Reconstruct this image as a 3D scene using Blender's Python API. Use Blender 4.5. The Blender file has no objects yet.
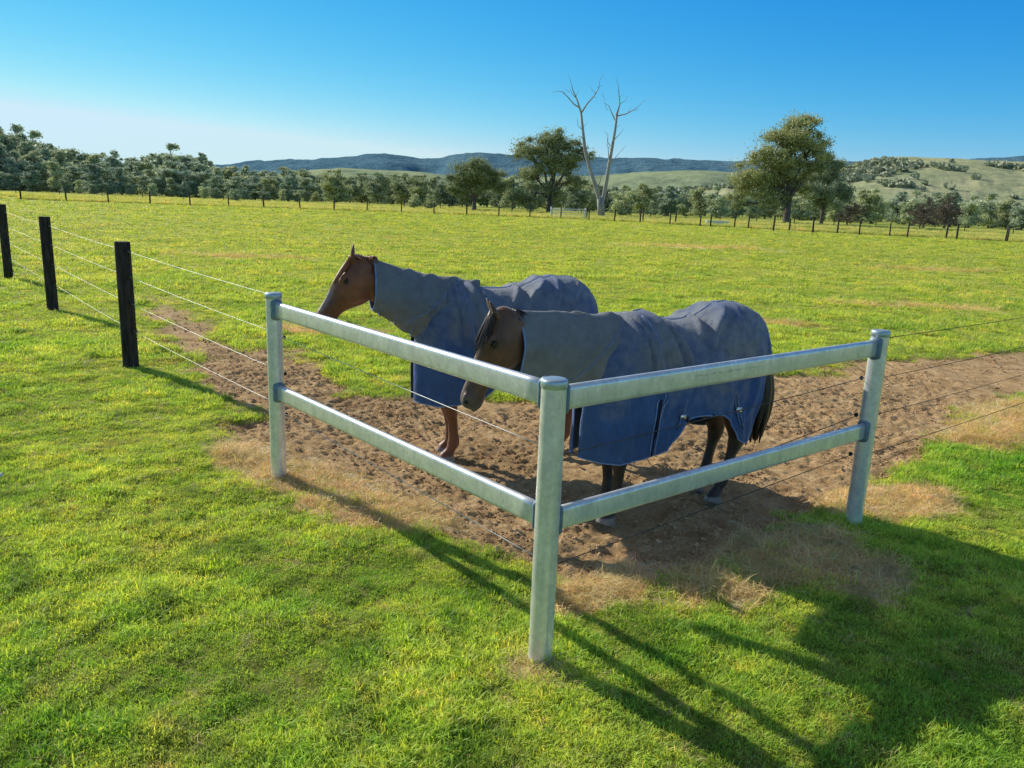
import bpy, bmesh, math, random
import numpy as np
from mathutils import Vector, Matrix, noise as mnoise

random.seed(7)
RNG = np.random.default_rng(11)
SC = bpy.context.scene
COL = SC.collection
PI = math.pi
R = math.radians

# ------------------------------------------------------------------ camera
F_PX = 787.0
EYE = Vector((0, 0, 2.1))
PITCH = math.atan(182.3 / F_PX)
ROLL = math.atan2(134, 3401)
FWD = Vector((0, math.cos(PITCH), -math.sin(PITCH)))
UP0 = Vector((0, math.sin(PITCH), math.cos(PITCH)))
RIGHT = math.cos(ROLL) * Vector((1, 0, 0)) + math.sin(ROLL) * UP0
UP = -math.sin(ROLL) * Vector((1, 0, 0)) + math.cos(ROLL) * UP0


def at(px, py, Y):
    """world point seen at a pixel, at forward distance Y"""
    r = FWD + RIGHT * ((px - 512) / F_PX) + UP * ((384 - py) / F_PX)
    return EYE + r * (Y / r.y)


cam_d = bpy.data.cameras.new('camera')
cam = bpy.data.objects.new('camera', cam_d)
COL.objects.link(cam)
cam_d.sensor_width = 36
cam_d.lens = 36 * F_PX / 1024
cam_d.clip_start = 0.05
cam_d.clip_end = 20000
m3 = Matrix((RIGHT, UP, -FWD)).transposed()
cam.matrix_world = Matrix.Translation(EYE) @ m3.to_4x4()
SC.camera = cam

# ------------------------------------------------------------------ light
SUN_DIR = Vector((-0.775, 0.63, 0)).normalized() * math.cos(R(28)) + Vector((0, 0, math.sin(R(28))))
sun_d = bpy.data.lights.new('sun', 'SUN')
sun_d.energy = 5.0
sun_d.angle = R(0.55)
sun_d.color = (1.0, 0.93, 0.80)
sun = bpy.data.objects.new('sun', sun_d)
COL.objects.link(sun)
sun.rotation_euler = SUN_DIR.to_track_quat('Z', 'Y').to_euler()
sun.location = (-20, 20, 20)

world = bpy.data.worlds.new('World')
SC.world = world
world.use_nodes = True
wn = world.node_tree
wn.nodes.clear()
sky = wn.nodes.new('ShaderNodeTexSky')
sky.sky_type = 'NISHITA'
sky.sun_disc = False
sky.sun_elevation = R(28)
sky.sun_rotation = math.atan2(SUN_DIR.x, SUN_DIR.y)
sky.air_density = 1.0
sky.dust_density = 0.0
sky.ozone_density = 1.6
sky.altitude = 200
hsv = wn.nodes.new('ShaderNodeHueSaturation')
hsv.inputs['Saturation'].default_value = 1.12
hsv.inputs['Hue'].default_value = 0.492
k1 = wn.nodes.new('ShaderNodeVectorMath'); k1.operation = 'SCALE'; k1.inputs['Scale'].default_value = 0.105
gm = wn.nodes.new('ShaderNodeGamma'); gm.inputs['Gamma'].default_value = 1.45
k2 = wn.nodes.new('ShaderNodeVectorMath'); k2.operation = 'SCALE'; k2.inputs['Scale'].default_value = 1.12
bg = wn.nodes.new('ShaderNodeBackground')
bg.inputs['Strength'].default_value = 0.15
wo = wn.nodes.new('ShaderNodeOutputWorld')
wn.links.new(sky.outputs[0], hsv.inputs['Color'])
wn.links.new(hsv.outputs[0], k1.inputs[0])
wn.links.new(k1.outputs[0], gm.inputs['Color'])
wn.links.new(gm.outputs[0], k2.inputs[0])
sepc = wn.nodes.new('ShaderNodeSeparateXYZ'); cmb = wn.nodes.new('ShaderNodeCombineXYZ')
wn.links.new(k2.outputs[0], sepc.inputs[0])
for ch, (pw_, kk, mx_) in enumerate(((1.55, 0.95, 0.62), (0.72, 0.81, 0.84), (0.27, 0.94, 0.97))):      # deep clear winter blue
    p_ = wn.nodes.new('ShaderNodeMath'); p_.operation = 'POWER'; p_.inputs[1].default_value = pw_
    q_ = wn.nodes.new('ShaderNodeMath'); q_.operation = 'MULTIPLY'; q_.inputs[1].default_value = kk / 0.15
    wn.links.new(sepc.outputs[ch], p_.inputs[0]); wn.links.new(p_.outputs[0], q_.inputs[0]); mn_ = wn.nodes.new('ShaderNodeMath'); mn_.operation = 'MINIMUM'; mn_.inputs[1].default_value = mx_ / 0.15
    wn.links.new(q_.outputs[0], mn_.inputs[0]); wn.links.new(mn_.outputs[0], cmb.inputs[ch])
# unseen upper sky made paler, shaped for a less blue fill light
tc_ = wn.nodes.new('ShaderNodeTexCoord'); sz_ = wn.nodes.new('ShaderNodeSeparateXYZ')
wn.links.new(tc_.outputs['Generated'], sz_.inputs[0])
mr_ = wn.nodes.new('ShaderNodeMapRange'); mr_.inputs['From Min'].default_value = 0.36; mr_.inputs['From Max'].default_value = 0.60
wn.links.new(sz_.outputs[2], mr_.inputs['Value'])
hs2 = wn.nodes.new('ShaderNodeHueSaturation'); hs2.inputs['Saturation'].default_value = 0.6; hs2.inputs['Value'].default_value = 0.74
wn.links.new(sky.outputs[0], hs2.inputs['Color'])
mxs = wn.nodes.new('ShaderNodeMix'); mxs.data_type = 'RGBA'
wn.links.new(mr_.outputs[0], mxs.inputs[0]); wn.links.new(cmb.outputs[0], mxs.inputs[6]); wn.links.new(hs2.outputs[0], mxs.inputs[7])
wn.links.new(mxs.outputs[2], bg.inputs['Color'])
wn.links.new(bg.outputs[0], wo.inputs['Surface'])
SC.view_settings.view_transform = 'Standard'
SC.view_settings.look = 'None'
SC.view_settings.exposure = 0
SC.view_settings.gamma = 1
SC.cycles.max_bounces = 6
SC.cycles.transparent_max_bounces = 8


# ------------------------------------------------------------------ helpers
def sstep(a, b, x):
    t = np.clip((x - a) / (b - a), 0, 1)
    return t * t * (3 - 2 * t)


def _hash(ix, iy, seed):
    h = (ix.astype(np.int64) * 374761393 + iy.astype(np.int64) * 668265263 + seed * 982451653) & 0xffffffff
    h = ((h ^ (h >> 13)) * 1274126177) & 0xffffffff
    h = h ^ (h >> 16)
    return (h & 0xffffff) / float(0xffffff)


def vnoise(x, y, seed=0):
    x = np.asarray(x, float); y = np.asarray(y, float)
    xi = np.floor(x); yi = np.floor(y)
    u = x - xi; v = y - yi
    u = u * u * (3 - 2 * u); v = v * v * (3 - 2 * v)
    a = _hash(xi, yi, seed); b = _hash(xi + 1, yi, seed)
    c = _hash(xi, yi + 1, seed); d = _hash(xi + 1, yi + 1, seed)
    return (a * (1 - u) + b * u) * (1 - v) + (c * (1 - u) + d * u) * v


def fbm(x, y, seed=0, octv=4):
    s = 0; a = 0.5; t = 0
    for k in range(octv):
        s = s + a * vnoise(x, y, seed + k * 17)
        t += a; a *= 0.5; x = x * 2.03 + 5.1; y = y * 2.03 - 3.7
    return s / t


def mesh_np(name, verts, faces, smooth=True):
    me = bpy.data.meshes.new(name)
    verts = np.asarray(verts, np.float32)
    faces = np.asarray(faces, np.int32)
    n = faces.shape[1]
    me.vertices.add(len(verts)); me.vertices.foreach_set('co', verts.ravel())
    me.loops.add(faces.size); me.loops.foreach_set('vertex_index', faces.ravel())
    me.polygons.add(len(faces))
    me.polygons.foreach_set('loop_start', np.arange(0, faces.size, n, dtype=np.int32))
    me.polygons.foreach_set('loop_total', np.full(len(faces), n, np.int32))
    me.polygons.foreach_set('use_smooth', np.full(len(faces), smooth, bool))
    me.update(calc_edges=True)
    return me


def link(name, me, mat=None, parent=None):
    o = bpy.data.objects.new(name, me)
    COL.objects.link(o)
    if mat is not None:
        me.materials.clear(); me.materials.append(mat)
    if parent is not None:
        o.parent = parent
    return o


def empty(name, loc, rz=0.0):
    o = bpy.data.objects.new(name, None)
    COL.objects.link(o)
    o.location = loc; o.rotation_euler = (0, 0, rz)
    o.empty_display_size = 0.2
    return o


def tag(o, label=None, cat=None, group=None, kind=None):
    if label: o['label'] = label
    if cat: o['category'] = cat
    if group: o['group'] = group
    if kind: o['kind'] = kind
    return o


class MB:
    def __init__(self):
        self.v = []; self.f = []

    def loft(self, rings, closed=True, cap=True):
        """rings: list of lists of points, same length"""
        n = len(rings[0]); b = len(self.v)
        for r in rings: self.v.extend(tuple(p) for p in r)
        for i in range(len(rings) - 1):
            for j in range(n if closed else n - 1):
                k = (j + 1) % n
                self.f.append((b + i * n + j, b + i * n + k, b + (i + 1) * n + k, b + (i + 1) * n + j))
        if cap and closed:
            self.f.append(tuple(b + j for j in reversed(range(n))))
            e = b + (len(rings) - 1) * n
            self.f.append(tuple(e + j for j in range(n)))

    def tube(self, pts, rad, seg=8, cap=True, flat=1.0, upv=None):
        pts = [Vector(p) for p in pts]
        if not hasattr(rad, '__len__'): rad = [rad] * len(pts)
        rings = []
        u = None
        for i, p in enumerate(pts):
            t = (pts[min(i + 1, len(pts) - 1)] - pts[max(i - 1, 0)])
            if t.length < 1e-9: t = Vector((0, 0, 1))
            t.normalize()
            if u is None:
                ref = upv or (Vector((0, 0, 1)) if abs(t.z) < 0.9 else Vector((1, 0, 0)))
                u = ref - t * ref.dot(t)
            else:
                u = u - t * u.dot(t)
            u.normalize()
            w = t.cross(u)
            rings.append([p + u * (math.cos(a) * rad[i]) + w * (math.sin(a) * rad[i] * flat)
                          for a in [2 * PI * k / seg for k in range(seg)]])
        self.loft(rings, True, cap)

    def ball(self, c, r, seg=12, rows=8, M=None):
        if not hasattr(r, '__len__'): r = (r, r, r)
        rings = []
        for i in range(rows + 1):
            th = PI * (0.02 + 0.96 * i / rows)
            ring = []
            for k in range(seg):
                a = 2 * PI * k / seg
                q = Vector((r[0] * math.sin(th) * math.cos(a), r[1] * math.sin(th) * math.sin(a), r[2] * math.cos(th)))
                if M is not None: q = M @ q
                ring.append(Vector(c) + q)
            rings.append(ring)
        self.loft(rings)

    def box(self, c, s, M=None):
        b = len(self.v)
        for x in (-1, 1):
            for y in (-1, 1):
                for z in (-1, 1):
                    q = Vector((x * s[0] / 2, y * s[1] / 2, z * s[2] / 2))
                    if M is not None: q = M @ q
                    self.v.append(tuple(Vector(c) + q))
        for f in ((0, 1, 3, 2), (4, 6, 7, 5), (0, 4, 5, 1), (2, 3, 7, 6), (0, 2, 6, 4), (1, 5, 7, 3)):
            self.f.append(tuple(b + i for i in f))

    def mesh(self, name, smooth=True, fix=True):
        me = bpy.data.meshes.new(name)
        me.from_pydata(self.v, [], self.f)
        if fix:
            bm = bmesh.new(); bm.from_mesh(me)
            bmesh.ops.recalc_face_normals(bm, faces=bm.faces)
            bm.to_mesh(me); bm.free()
        for p in me.polygons: p.use_smooth = smooth
        me.update()
        return me

    def build(self, name, mat, parent=None, smooth=True, auto=None):
        o = link(name, self.mesh(name, smooth), mat, parent)
        if auto:
            for e in o.data.edges: pass
            sharpen(o.data, auto)
        return o


def sharpen(me, deg=40):
    bm = bmesh.new(); bm.from_mesh(me)
    for e in bm.edges:
        if len(e.link_faces) == 2 and e.calc_face_angle(0) > R(deg): e.smooth = False
    bm.to_mesh(me); bm.free()


# ------------------------------------------------------------------ materials
def new_mat(name):
    m = bpy.data.materials.new(name); m.use_nodes = True
    nt = m.node_tree; nt.nodes.clear()
    out = nt.nodes.new('ShaderNodeOutputMaterial')
    return m, nt, out


def nd(nt, typ, **kw):
    n = nt.nodes.new(typ)
    for k, v in kw.items():
        if k in n.inputs: n.inputs[k].default_value = v
        else: setattr(n, k, v)
    return n


def mixc(nt, a, b, fac, blend='MIX'):
    n = nt.nodes.new('ShaderNodeMix'); n.data_type = 'RGBA'; n.blend_type = blend
    for sock, val in ((n.inputs[0], fac), (n.inputs[6], a), (n.inputs[7], b)):
        if isinstance(val, bpy.types.NodeSocket): nt.links.new(val, sock)
        else: sock.default_value = val if not hasattr(val, '__len__') else tuple(val) + ((1,) if len(val) == 3 else ())
    return n.outputs[2]


def ramp(nt, fac, stops):
    n = nt.nodes.new('ShaderNodeValToRGB')
    while len(n.color_ramp.elements) < len(stops): n.color_ramp.elements.new(0.5)
    for e, (p, c) in zip(n.color_ramp.elements, stops):
        e.position = p
        e.color = (c, c, c, 1) if not hasattr(c, '__len__') else tuple(c) + (1,)
    nt.links.new(fac, n.inputs[0])
    return n.outputs[0]


def noise_tex(nt, scale, detail=4, rough=0.55, vec=None, dist=0.0):
    n = nd(nt, 'ShaderNodeTexNoise', Scale=scale, Detail=detail, Roughness=rough, Distortion=dist)
    if vec is not None: nt.links.new(vec, n.inputs['Vector'])
    return n.outputs['Fac']


def geo_pos(nt, scl=None):
    g = nt.nodes.new('ShaderNodeNewGeometry').outputs['Position']
    if scl is not None:
        m = nd(nt, 'ShaderNodeMapping'); m.inputs['Scale'].default_value = scl
        nt.links.new(g, m.inputs['Vector']); return m.outputs[0]
    return g


def obj_pos(nt, scl=None):
    g = nt.nodes.new('ShaderNodeTexCoord').outputs['Object']
    if scl is not None:
        m = nd(nt, 'ShaderNodeMapping'); m.inputs['Scale'].default_value = scl
        nt.links.new(g, m.inputs['Vector']); return m.outputs[0]
    return g


def attr(nt, name):
    n = nt.nodes.new('ShaderNodeAttribute'); n.attribute_name = name
    return n.outputs['Fac']


def math_n(nt, op, a, b=0.0):
    n = nt.nodes.new('ShaderNodeMath'); n.operation = op
    for s, v in ((n.inputs[0], a), (n.inputs[1], b)):
        if isinstance(v, bpy.types.NodeSocket): nt.links.new(v, s)
        else: s.default_value = v
    return n.outputs[0]


def bump(nt, h, strength=0.5, dist=0.01):
    n = nd(nt, 'ShaderNodeBump', Strength=strength, Distance=dist)
    nt.links.new(h, n.inputs['Height'])
    return n.outputs[0]


def principled(nt, out, col, rough=0.7, metal=0.0, normal=None, spec=0.5, **kw):
    p = nt.nodes.new('ShaderNodeBsdfPrincipled')
    for k, v in (('Base Color', col), ('Roughness', rough), ('Metallic', metal), ('Normal', normal), ('Specular IOR Level', spec)):
        if v is None: continue
        if isinstance(v, bpy.types.NodeSocket): nt.links.new(v, p.inputs[k])
        else: p.inputs[k].default_value = v if not hasattr(v, '__len__') else tuple(v) + ((1,) if len(v) == 3 else ())
    for k, v in kw.items(): p.inputs[k.replace('_', ' ')].default_value = v
    nt.links.new(p.outputs[0], out.inputs['Surface'])
    return p


def simple_mat(name, c1, c2, scale=8, rough=0.8, metal=0.0, bs=0.2, bd=0.003, spec=0.3, coord='obj', scl=None):
    m, nt, out = new_mat(name)
    v = obj_pos(nt, scl) if coord == 'obj' else geo_pos(nt, scl)
    n = noise_tex(nt, scale, 5, 0.6, v)
    c = mixc(nt, c1, c2, ramp(nt, n, [(0.3, 0), (0.7, 1)]))
    principled(nt, out, c, rough, metal, bump(nt, noise_tex(nt, scale * 3, 4, 0.6, v), bs, bd), spec)
    return m


# grass blade material: translucent, colour varied by place
def grass_mat(name, lush, yellow, dark, trans=0.45, tip=1.5, far=False):
    m, nt, out = new_mat(name)
    pos = geo_pos(nt)
    n1 = noise_tex(nt, 0.55, 4, 0.6, pos)
    n2 = noise_tex(nt, 3.2, 3, 0.6, pos)
    mixf = math_n(nt, 'ADD', math_n(nt, 'MULTIPLY', n1, 0.62), math_n(nt, 'MULTIPLY', n2, 0.38))
    c = ramp(nt, mixf, [(0.34, lush), (0.45, [0.5 * (a + b) for a, b in zip(lush, yellow)]), (0.56, yellow)])
    c = mixc(nt, c, (0.80, 0.66, 0.34), ramp(nt, noise_tex(nt, 1.35, 4, 0.75, pos, 0.6), [(0.56, 0), (0.68, 0.6)]))
    c = mixc(nt, c, [q * .55 for q in lush], ramp(nt, noise_tex(nt, 2.1, 3, 0.65, pos, 0.4), [(0.34, .6), (0.44, 0.0)]))
    c = mixc(nt, c, [q * .42 for q in lush], ramp(nt, noise_tex(nt, 5.5, 4, 0.7, pos, 0.5), [(0.60, 0), (0.68, .75)]))
    dl_ = nt.nodes.new('ShaderNodeVectorMath'); dl_.operation = 'LENGTH'; nt.links.new(pos, dl_.inputs[0])
    fy = ramp(nt, math_n(nt, 'MULTIPLY', dl_.outputs['Value'], 0.02), [(0.16, 0), (0.60, 0.50)])
    spots = ramp(nt, noise_tex(nt, 1.0, 5, 0.75, geo_pos(nt, (.5, 1, 1))), [(0.40, (0.36, 0.55, 0.10)), (0.47, (0.86, 0.88, 0.26)), (0.64, (0.98, 0.90, 0.42))])
    c = mixc(nt, c, spots, fy)
    oi = nt.nodes.new('ShaderNodeObjectInfo')
    rnd = ramp(nt, oi.outputs['Random'], [(0.0, (0.62, 0.66, 0.7)), (0.35, (0.9, 0.95, 0.8)), (0.7, (1.05, 1.05, 1.0)), (0.88, (1.25, 1.1, 0.9)), (1.0, (1.45, 1.0, 1.5))])
    c = mixc(nt, c, rnd, 1.0, 'MULTIPLY')
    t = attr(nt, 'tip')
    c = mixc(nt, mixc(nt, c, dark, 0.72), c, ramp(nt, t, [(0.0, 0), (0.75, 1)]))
    d = nd(nt, 'ShaderNodeBsdfPrincipled', Roughness=0.55)
    d.inputs['Specular IOR Level'].default_value = 0.35
    nt.links.new(c, d.inputs['Base Color'])
    tr = nt.nodes.new('ShaderNodeBsdfTranslucent')
    tc = mixc(nt, c, (1.25, 1.15, 0.45), 1.0, 'MULTIPLY')
    nt.links.new(tc, tr.inputs['Color'])
    mx = nt.nodes.new('ShaderNodeMixShader'); mx.inputs[0].default_value = trans
    nt.links.new(d.outputs[0], mx.inputs[1]); nt.links.new(tr.outputs[0], mx.inputs[2])
    nt.links.new(mx.outputs[0], out.inputs['Surface'])
    return m


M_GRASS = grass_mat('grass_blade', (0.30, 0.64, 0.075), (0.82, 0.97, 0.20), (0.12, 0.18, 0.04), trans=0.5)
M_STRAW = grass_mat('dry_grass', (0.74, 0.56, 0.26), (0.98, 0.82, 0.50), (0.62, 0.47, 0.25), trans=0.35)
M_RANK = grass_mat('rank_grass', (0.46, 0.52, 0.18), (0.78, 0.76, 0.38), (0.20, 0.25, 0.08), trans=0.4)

# ------------------------------------------------------------------ ground layout
MUD = np.array([(-7.25, 15.55), (-5.19, 13.07), (-3.69, 10.85), (-2.89, 10.49), (-1.82, 8.36), (-1.02, 8.49), (0.09, 8.31), (1.4, 8.3),
                (3.46, 10.39), (4.94, 11.36), (6.64, 12.09), (8.72, 13.32), (12.5, 16.0), (13.8, 14.1), (7.45, 9.75), (6.27, 9.4), (4.93, 8.29),
                (3.49, 6.63), (2.62, 5.8), (2.14, 5.42), (1.76, 4.9), (1.15, 4.27), (0.77, 4.12), (0.38, 4.17), (0.06, 4.52),
                (-0.32, 4.66), (-0.71, 4.91), (-1.19, 5.59), (-1.75, 5.99), (-2.21, 6.38), (-2.71, 7.46), (-3.95, 9.41), (-5.5, 11.73)])
STRAW = [(-2.15, 6.15, .28, .2), (-1.60, 5.65, .33, .24), (-1.15, 5.33, .30, .26), (-0.62, 5.02, .25, .18), (-0.95, 4.95, .2, .13),
         (2.75, 5.60, .30, .2), (3.15, 5.75, .3, .2), (4.95, 7.65, .5, .35), (5.8, 8.5, .6, .4), (1.75, 4.62, .35, .28), (2.07, 4.42, .3, .22),
         (1.3, 4.25, .32, .2), (0.55, 4.08, .3, .13), (2.05, 4.82, .22, .16), (0.16, 3.24, .09, .08),
         (-2.9, 12.2, .8, .25), (-1.2, 13.1, .6, .2), (9.5, 19, 1.5, .3), (4.5, 15, 1.0, .25), (-9, 26, 1.6, .4), (17, 33, 2.2, .4), (10, 45, 3, .6)]


def poly_sd(x, y, P):
    """signed distance, positive inside"""
    d2 = np.full(x.shape, 1e18); inside = np.zeros(x.shape, bool)
    n = len(P)
    for i in range(n):
        ax, ay = P[i]; bx, by = P[(i + 1) % n]
        ex, ey = bx - ax, by - ay
        t = np.clip(((x - ax) * ex + (y - ay) * ey) / (ex * ex + ey * ey), 0, 1)
        dx = x - ax - t * ex; dy = y - ay - t * ey
        d2 = np.minimum(d2, dx * dx + dy * dy)
        c = ((ay > y) != (by > y))
        xx = ax + (y - ay) / (by - ay + 1e-12) * ex
        inside ^= (c & (x < xx))
    d = np.sqrt(d2)
    return np.where(inside, d, -d)


def mud_mask(x, y):
    d = poly_sd(x, y, MUD)
    wob = (fbm(x * 1.6, y * 1.6, 3) - 0.5) * 1.5 + (fbm(x * 6, y * 6, 9) - 0.5) * 0.5
    scale = np.clip(y / 9.0, 0.35, 1.3)
    return sstep(-0.16, 0.20, d / scale + wob * 0.62)


def straw_mask(x, y):
    s = np.zeros(x.shape)
    for cx, cy, rx, ry in STRAW:
        ca, sa = (0.77, -0.64) if cy < 8 and cx < 0.5 else ((0.78, 0.62) if cy < 9 else (1, 0))
        u = (x - cx) * ca + (y - cy) * sa; v = -(x - cx) * sa + (y - cy) * ca
        s = np.maximum(s, np.exp(-((u / (rx * 1.55)) ** 2 + (v / (ry * 1.55)) ** 2)))
    w = fbm(x * 5, y * 5, 31)
    return sstep(0.48, 0.80, s * 0.85 + w * 0.55)


def lush_mask(x, y):
    """short thin turf 0 .. rank lush clumps 1"""
    return sstep(0.36, 0.68, fbm(x * 0.9, y * 0.9, 77, 3) * 0.6 + fbm(x * 3.6, y * 3.6, 78, 3) * 0.4)


def height(x, y, mud=None):
    near = 1 - sstep(14, 30, np.hypot(x, y))
    if mud is None:
        mud = np.where(near > 0, mud_mask(x, y) * (1 - .5 * straw_mask(x, y)), 0)
    h = (fbm(x * 0.8, y * 0.8, 5, 3) - 0.5) * 0.06 + (fbm(x * 5, y * 5, 6, 3) - 0.5) * 0.060
    rid = 1 - np.abs(2 * fbm(x * 6.5, y * 6.5, 21, 3) - 1)
    clod = fbm(x * 23, y * 23, 23, 2)
    clump = fbm(x * 2.2, y * 2.2, 27, 2)
    hm = (rid - 0.75) * 0.022 + (clod - 0.5) * 0.050 * (0.4 + clump) + (fbm(x * 13, y * 13, 29, 2) - 0.5) * 0.022 + (fbm(x * 1.7, y * 1.7, 24, 2) - 0.5) * 0.07 - 0.03
    # round hoof prints
    return (h * (1 - mud) + hm * mud) * near


def axis(lo, hi, step, lim, grow=1.065):
    core = list(np.arange(lo, hi, step))
    up = [core[-1]]; s = step
    while up[-1] < lim: s *= grow; up.append(up[-1] + s)
    dn = [core[0]]; s = step
    while dn[-1] > -lim: s *= grow; dn.append(dn[-1] - s)
    return np.array(dn[:0:-1] + core + up[1:])


xs = axis(-3.2, 5.6, 0.022, 9000)
ys = axis(3.3, 9.5, 0.022, 12000)
GX, GY = np.meshgrid(xs, ys)
gx = GX.ravel(); gy = GY.ravel()
nearm = np.hypot(gx, gy) < 45
mud = np.zeros(gx.shape); straw = np.zeros(gx.shape)
mud[nearm] = mud_mask(gx[nearm], gy[nearm])
nm2 = np.hypot(gx, gy) < 100
straw[nm2] = straw_mask(gx[nm2], gy[nm2])
gz = np.zeros(gx.shape)
gz[nearm] = height(gx[nearm], gy[nearm])
nx, ny = len(xs), len(ys)
idx = np.arange(nx * ny).reshape(ny, nx)
fc = np.stack([idx[:-1, :-1].ravel(), idx[:-1, 1:].ravel(), idx[1:, 1:].ravel(), idx[1:, :-1].ravel()], 1)
gme = mesh_np('ground', np.stack([gx, gy, gz], 1), fc)
for nm, arr in (('mud', mud), ('straw', straw)):
    a = gme.attributes.new(nm, 'FLOAT', 'POINT'); a.data.foreach_set('value', arr.astype(np.float32))

m, nt, out = new_mat('paddock_ground')
pos = geo_pos(nt)
posf = geo_pos(nt, (0.35, 1.0, 1.0))
# turf seen at a distance
n_big = noise_tex(nt, 0.09, 5, 0.6, posf)
n_mid = noise_tex(nt, 0.55, 5, 0.65, posf)
n_sm = noise_tex(nt, 3.0, 5, 0.7, posf)
tf = math_n(nt, 'ADD', math_n(nt, 'MULTIPLY', n_big, 0.4), math_n(nt, 'ADD', math_n(nt, 'MULTIPLY', n_mid, 0.3), math_n(nt, 'MULTIPLY', n_sm, 0.3)))
turf = ramp(nt, tf, [(0.36, (0.27, 0.36, 0.045)), (0.45, (0.46, 0.56, 0.075)), (0.54, (0.66, 0.70, 0.14)), (0.64, (0.80, 0.70, 0.27))])
spot = ramp(nt, noise_tex(nt, 9.0, 4, 0.7, posf), [(0.46, 0.45), (0.56, 1.0)])
turf = mixc(nt, turf, spot, 0.75, 'MULTIPLY')
# near the camera the soil under the blades
sep = nt.nodes.new('ShaderNodeVectorMath'); sep.operation = 'LENGTH'
nt.links.new(pos, sep.inputs[0])
nearf = ramp(nt, math_n(nt, 'MULTIPLY', sep.outputs['Value'], 0.02), [(0.12, 1), (0.55, 0)])
soilg = ramp(nt, noise_tex(nt, 14, 6, 0.7, pos), [(0.3, (0.09, 0.12, 0.025)), (0.5, (0.25, 0.31, 0.05)), (0.7, (0.36, 0.34, 0.11))])
turf = mixc(nt, turf, soilg, nearf)
strc = ramp(nt, noise_tex(nt, 22, 6, 0.7, pos), [(0.34, (0.42, 0.30, 0.15)), (0.46, (0.86, 0.70, 0.40)), (0.60, (0.99, 0.88, 0.60))])
turf = mixc(nt, turf, strc, attr(nt, 'straw'))
mn = noise_tex(nt, 5, 8, 0.72, pos)
mudc = ramp(nt, mn, [(0.28, (0.34, 0.195, 0.085)), (0.42, (0.58, 0.37, 0.175)), (0.55, (0.74, 0.50, 0.25)), (0.72, (0.90, 0.66, 0.37))])
fleck = ramp(nt, noise_tex(nt, 60, 5, 0.75, pos), [(0.35, 0.62), (0.62, 1.12)])
mudc = mixc(nt, mudc, fleck, 1.0, 'MULTIPLY')
damp = ramp(nt, noise_tex(nt, 0.9, 5, 0.65, pos, 0.5), [(0.36, 0.80), (0.52, 1.0)])
mudc = mixc(nt, mudc, damp, 1.0, 'MULTIPLY')
mudc = mixc(nt, mudc, strc, ramp(nt, noise_tex(nt, 120, 3, 0.8, geo_pos(nt, (1, .35, 1)), 1.0), [(0.64, 0), (0.70, .8)]))
col = mixc(nt, turf, mudc, attr(nt, 'mud'))
col = mixc(nt, col, strc, math_n(nt, 'MULTIPLY', attr(nt, 'straw'), 0.9))
hsum = math_n(nt, 'ADD', noise_tex(nt, 42, 9, 0.8, pos), math_n(nt, 'MULTIPLY', noise_tex(nt, 1.6, 6, 0.7, pos), math_n(nt, 'SUBTRACT', 1.0, nearf)))
principled(nt, out, col, 0.95, 0, bump(nt, hsum, 1.0, 0.03), 0.12)
ground = tag(link('ground', gme, m), 'churned brown dirt and short green paddock turf', 'ground', kind='structure')

# ------------------------------------------------------------------ grass tufts
proto_cols = {}


def tuft_mesh(name, n, spread, hmin, hmax, w, lean, seed, segs=3):
    r = np.random.default_rng(seed)
    V = []; Fs = []; T = []
    for k in range(n):
        a = r.uniform(0, 2 * PI); rr = spread * math.sqrt(r.uniform())
        bx, by = rr * math.cos(a), rr * math.sin(a)
        h = r.uniform(hmin, hmax); az = r.uniform(0, 2 * PI); ln = r.uniform(0.15, 1.0) * lean
        fx, fy = math.cos(az), math.sin(az)
        sa = az + PI / 2 + r.uniform(-0.5, 0.5); sx, sy = math.cos(sa), math.sin(sa)
        ww = w * r.uniform(0.7, 1.3)
        b = len(V)
        for i in range(segs + 1):
            t = i / segs
            off = h * ln * t ** 1.8; z = h * t * (1 - 0.35 * ln * t) - 0.006
            wd = ww * (1 - t) ** 0.7 if i < segs else 0
            px, py = bx + fx * off, by + fy * off
            if i < segs:
                V += [(px - sx * wd / 2, py - sy * wd / 2, z), (px + sx * wd / 2, py + sy * wd / 2, z)]; T += [t, t]
            else:
                V.append((px, py, z)); T.append(1.0)
        for i in range(segs - 1):
            Fs.append((b + 2 * i, b + 2 * i + 1, b + 2 * i + 3, b + 2 * i + 2))
        Fs.append((b + 2 * segs - 2, b + 2 * segs - 1, b + 2 * segs))
    me = bpy.data.meshes.new(name)
    me.from_pydata(V, [], Fs)
    at_ = me.attributes.new('tip', 'FLOAT', 'POINT'); at_.data.foreach_set('value', np.array(T, np.float32))
    for p in me.polygons: p.use_smooth = True
    return me


def proto_collection(name, meshes, mat):
    c = bpy.data.collections.new(name)
    for i, me in enumerate(meshes):
        me.materials.append(mat)
        o = bpy.data.objects.new('%s_%02d' % (name, i), me)
        c.objects.link(o)
    return c


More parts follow.
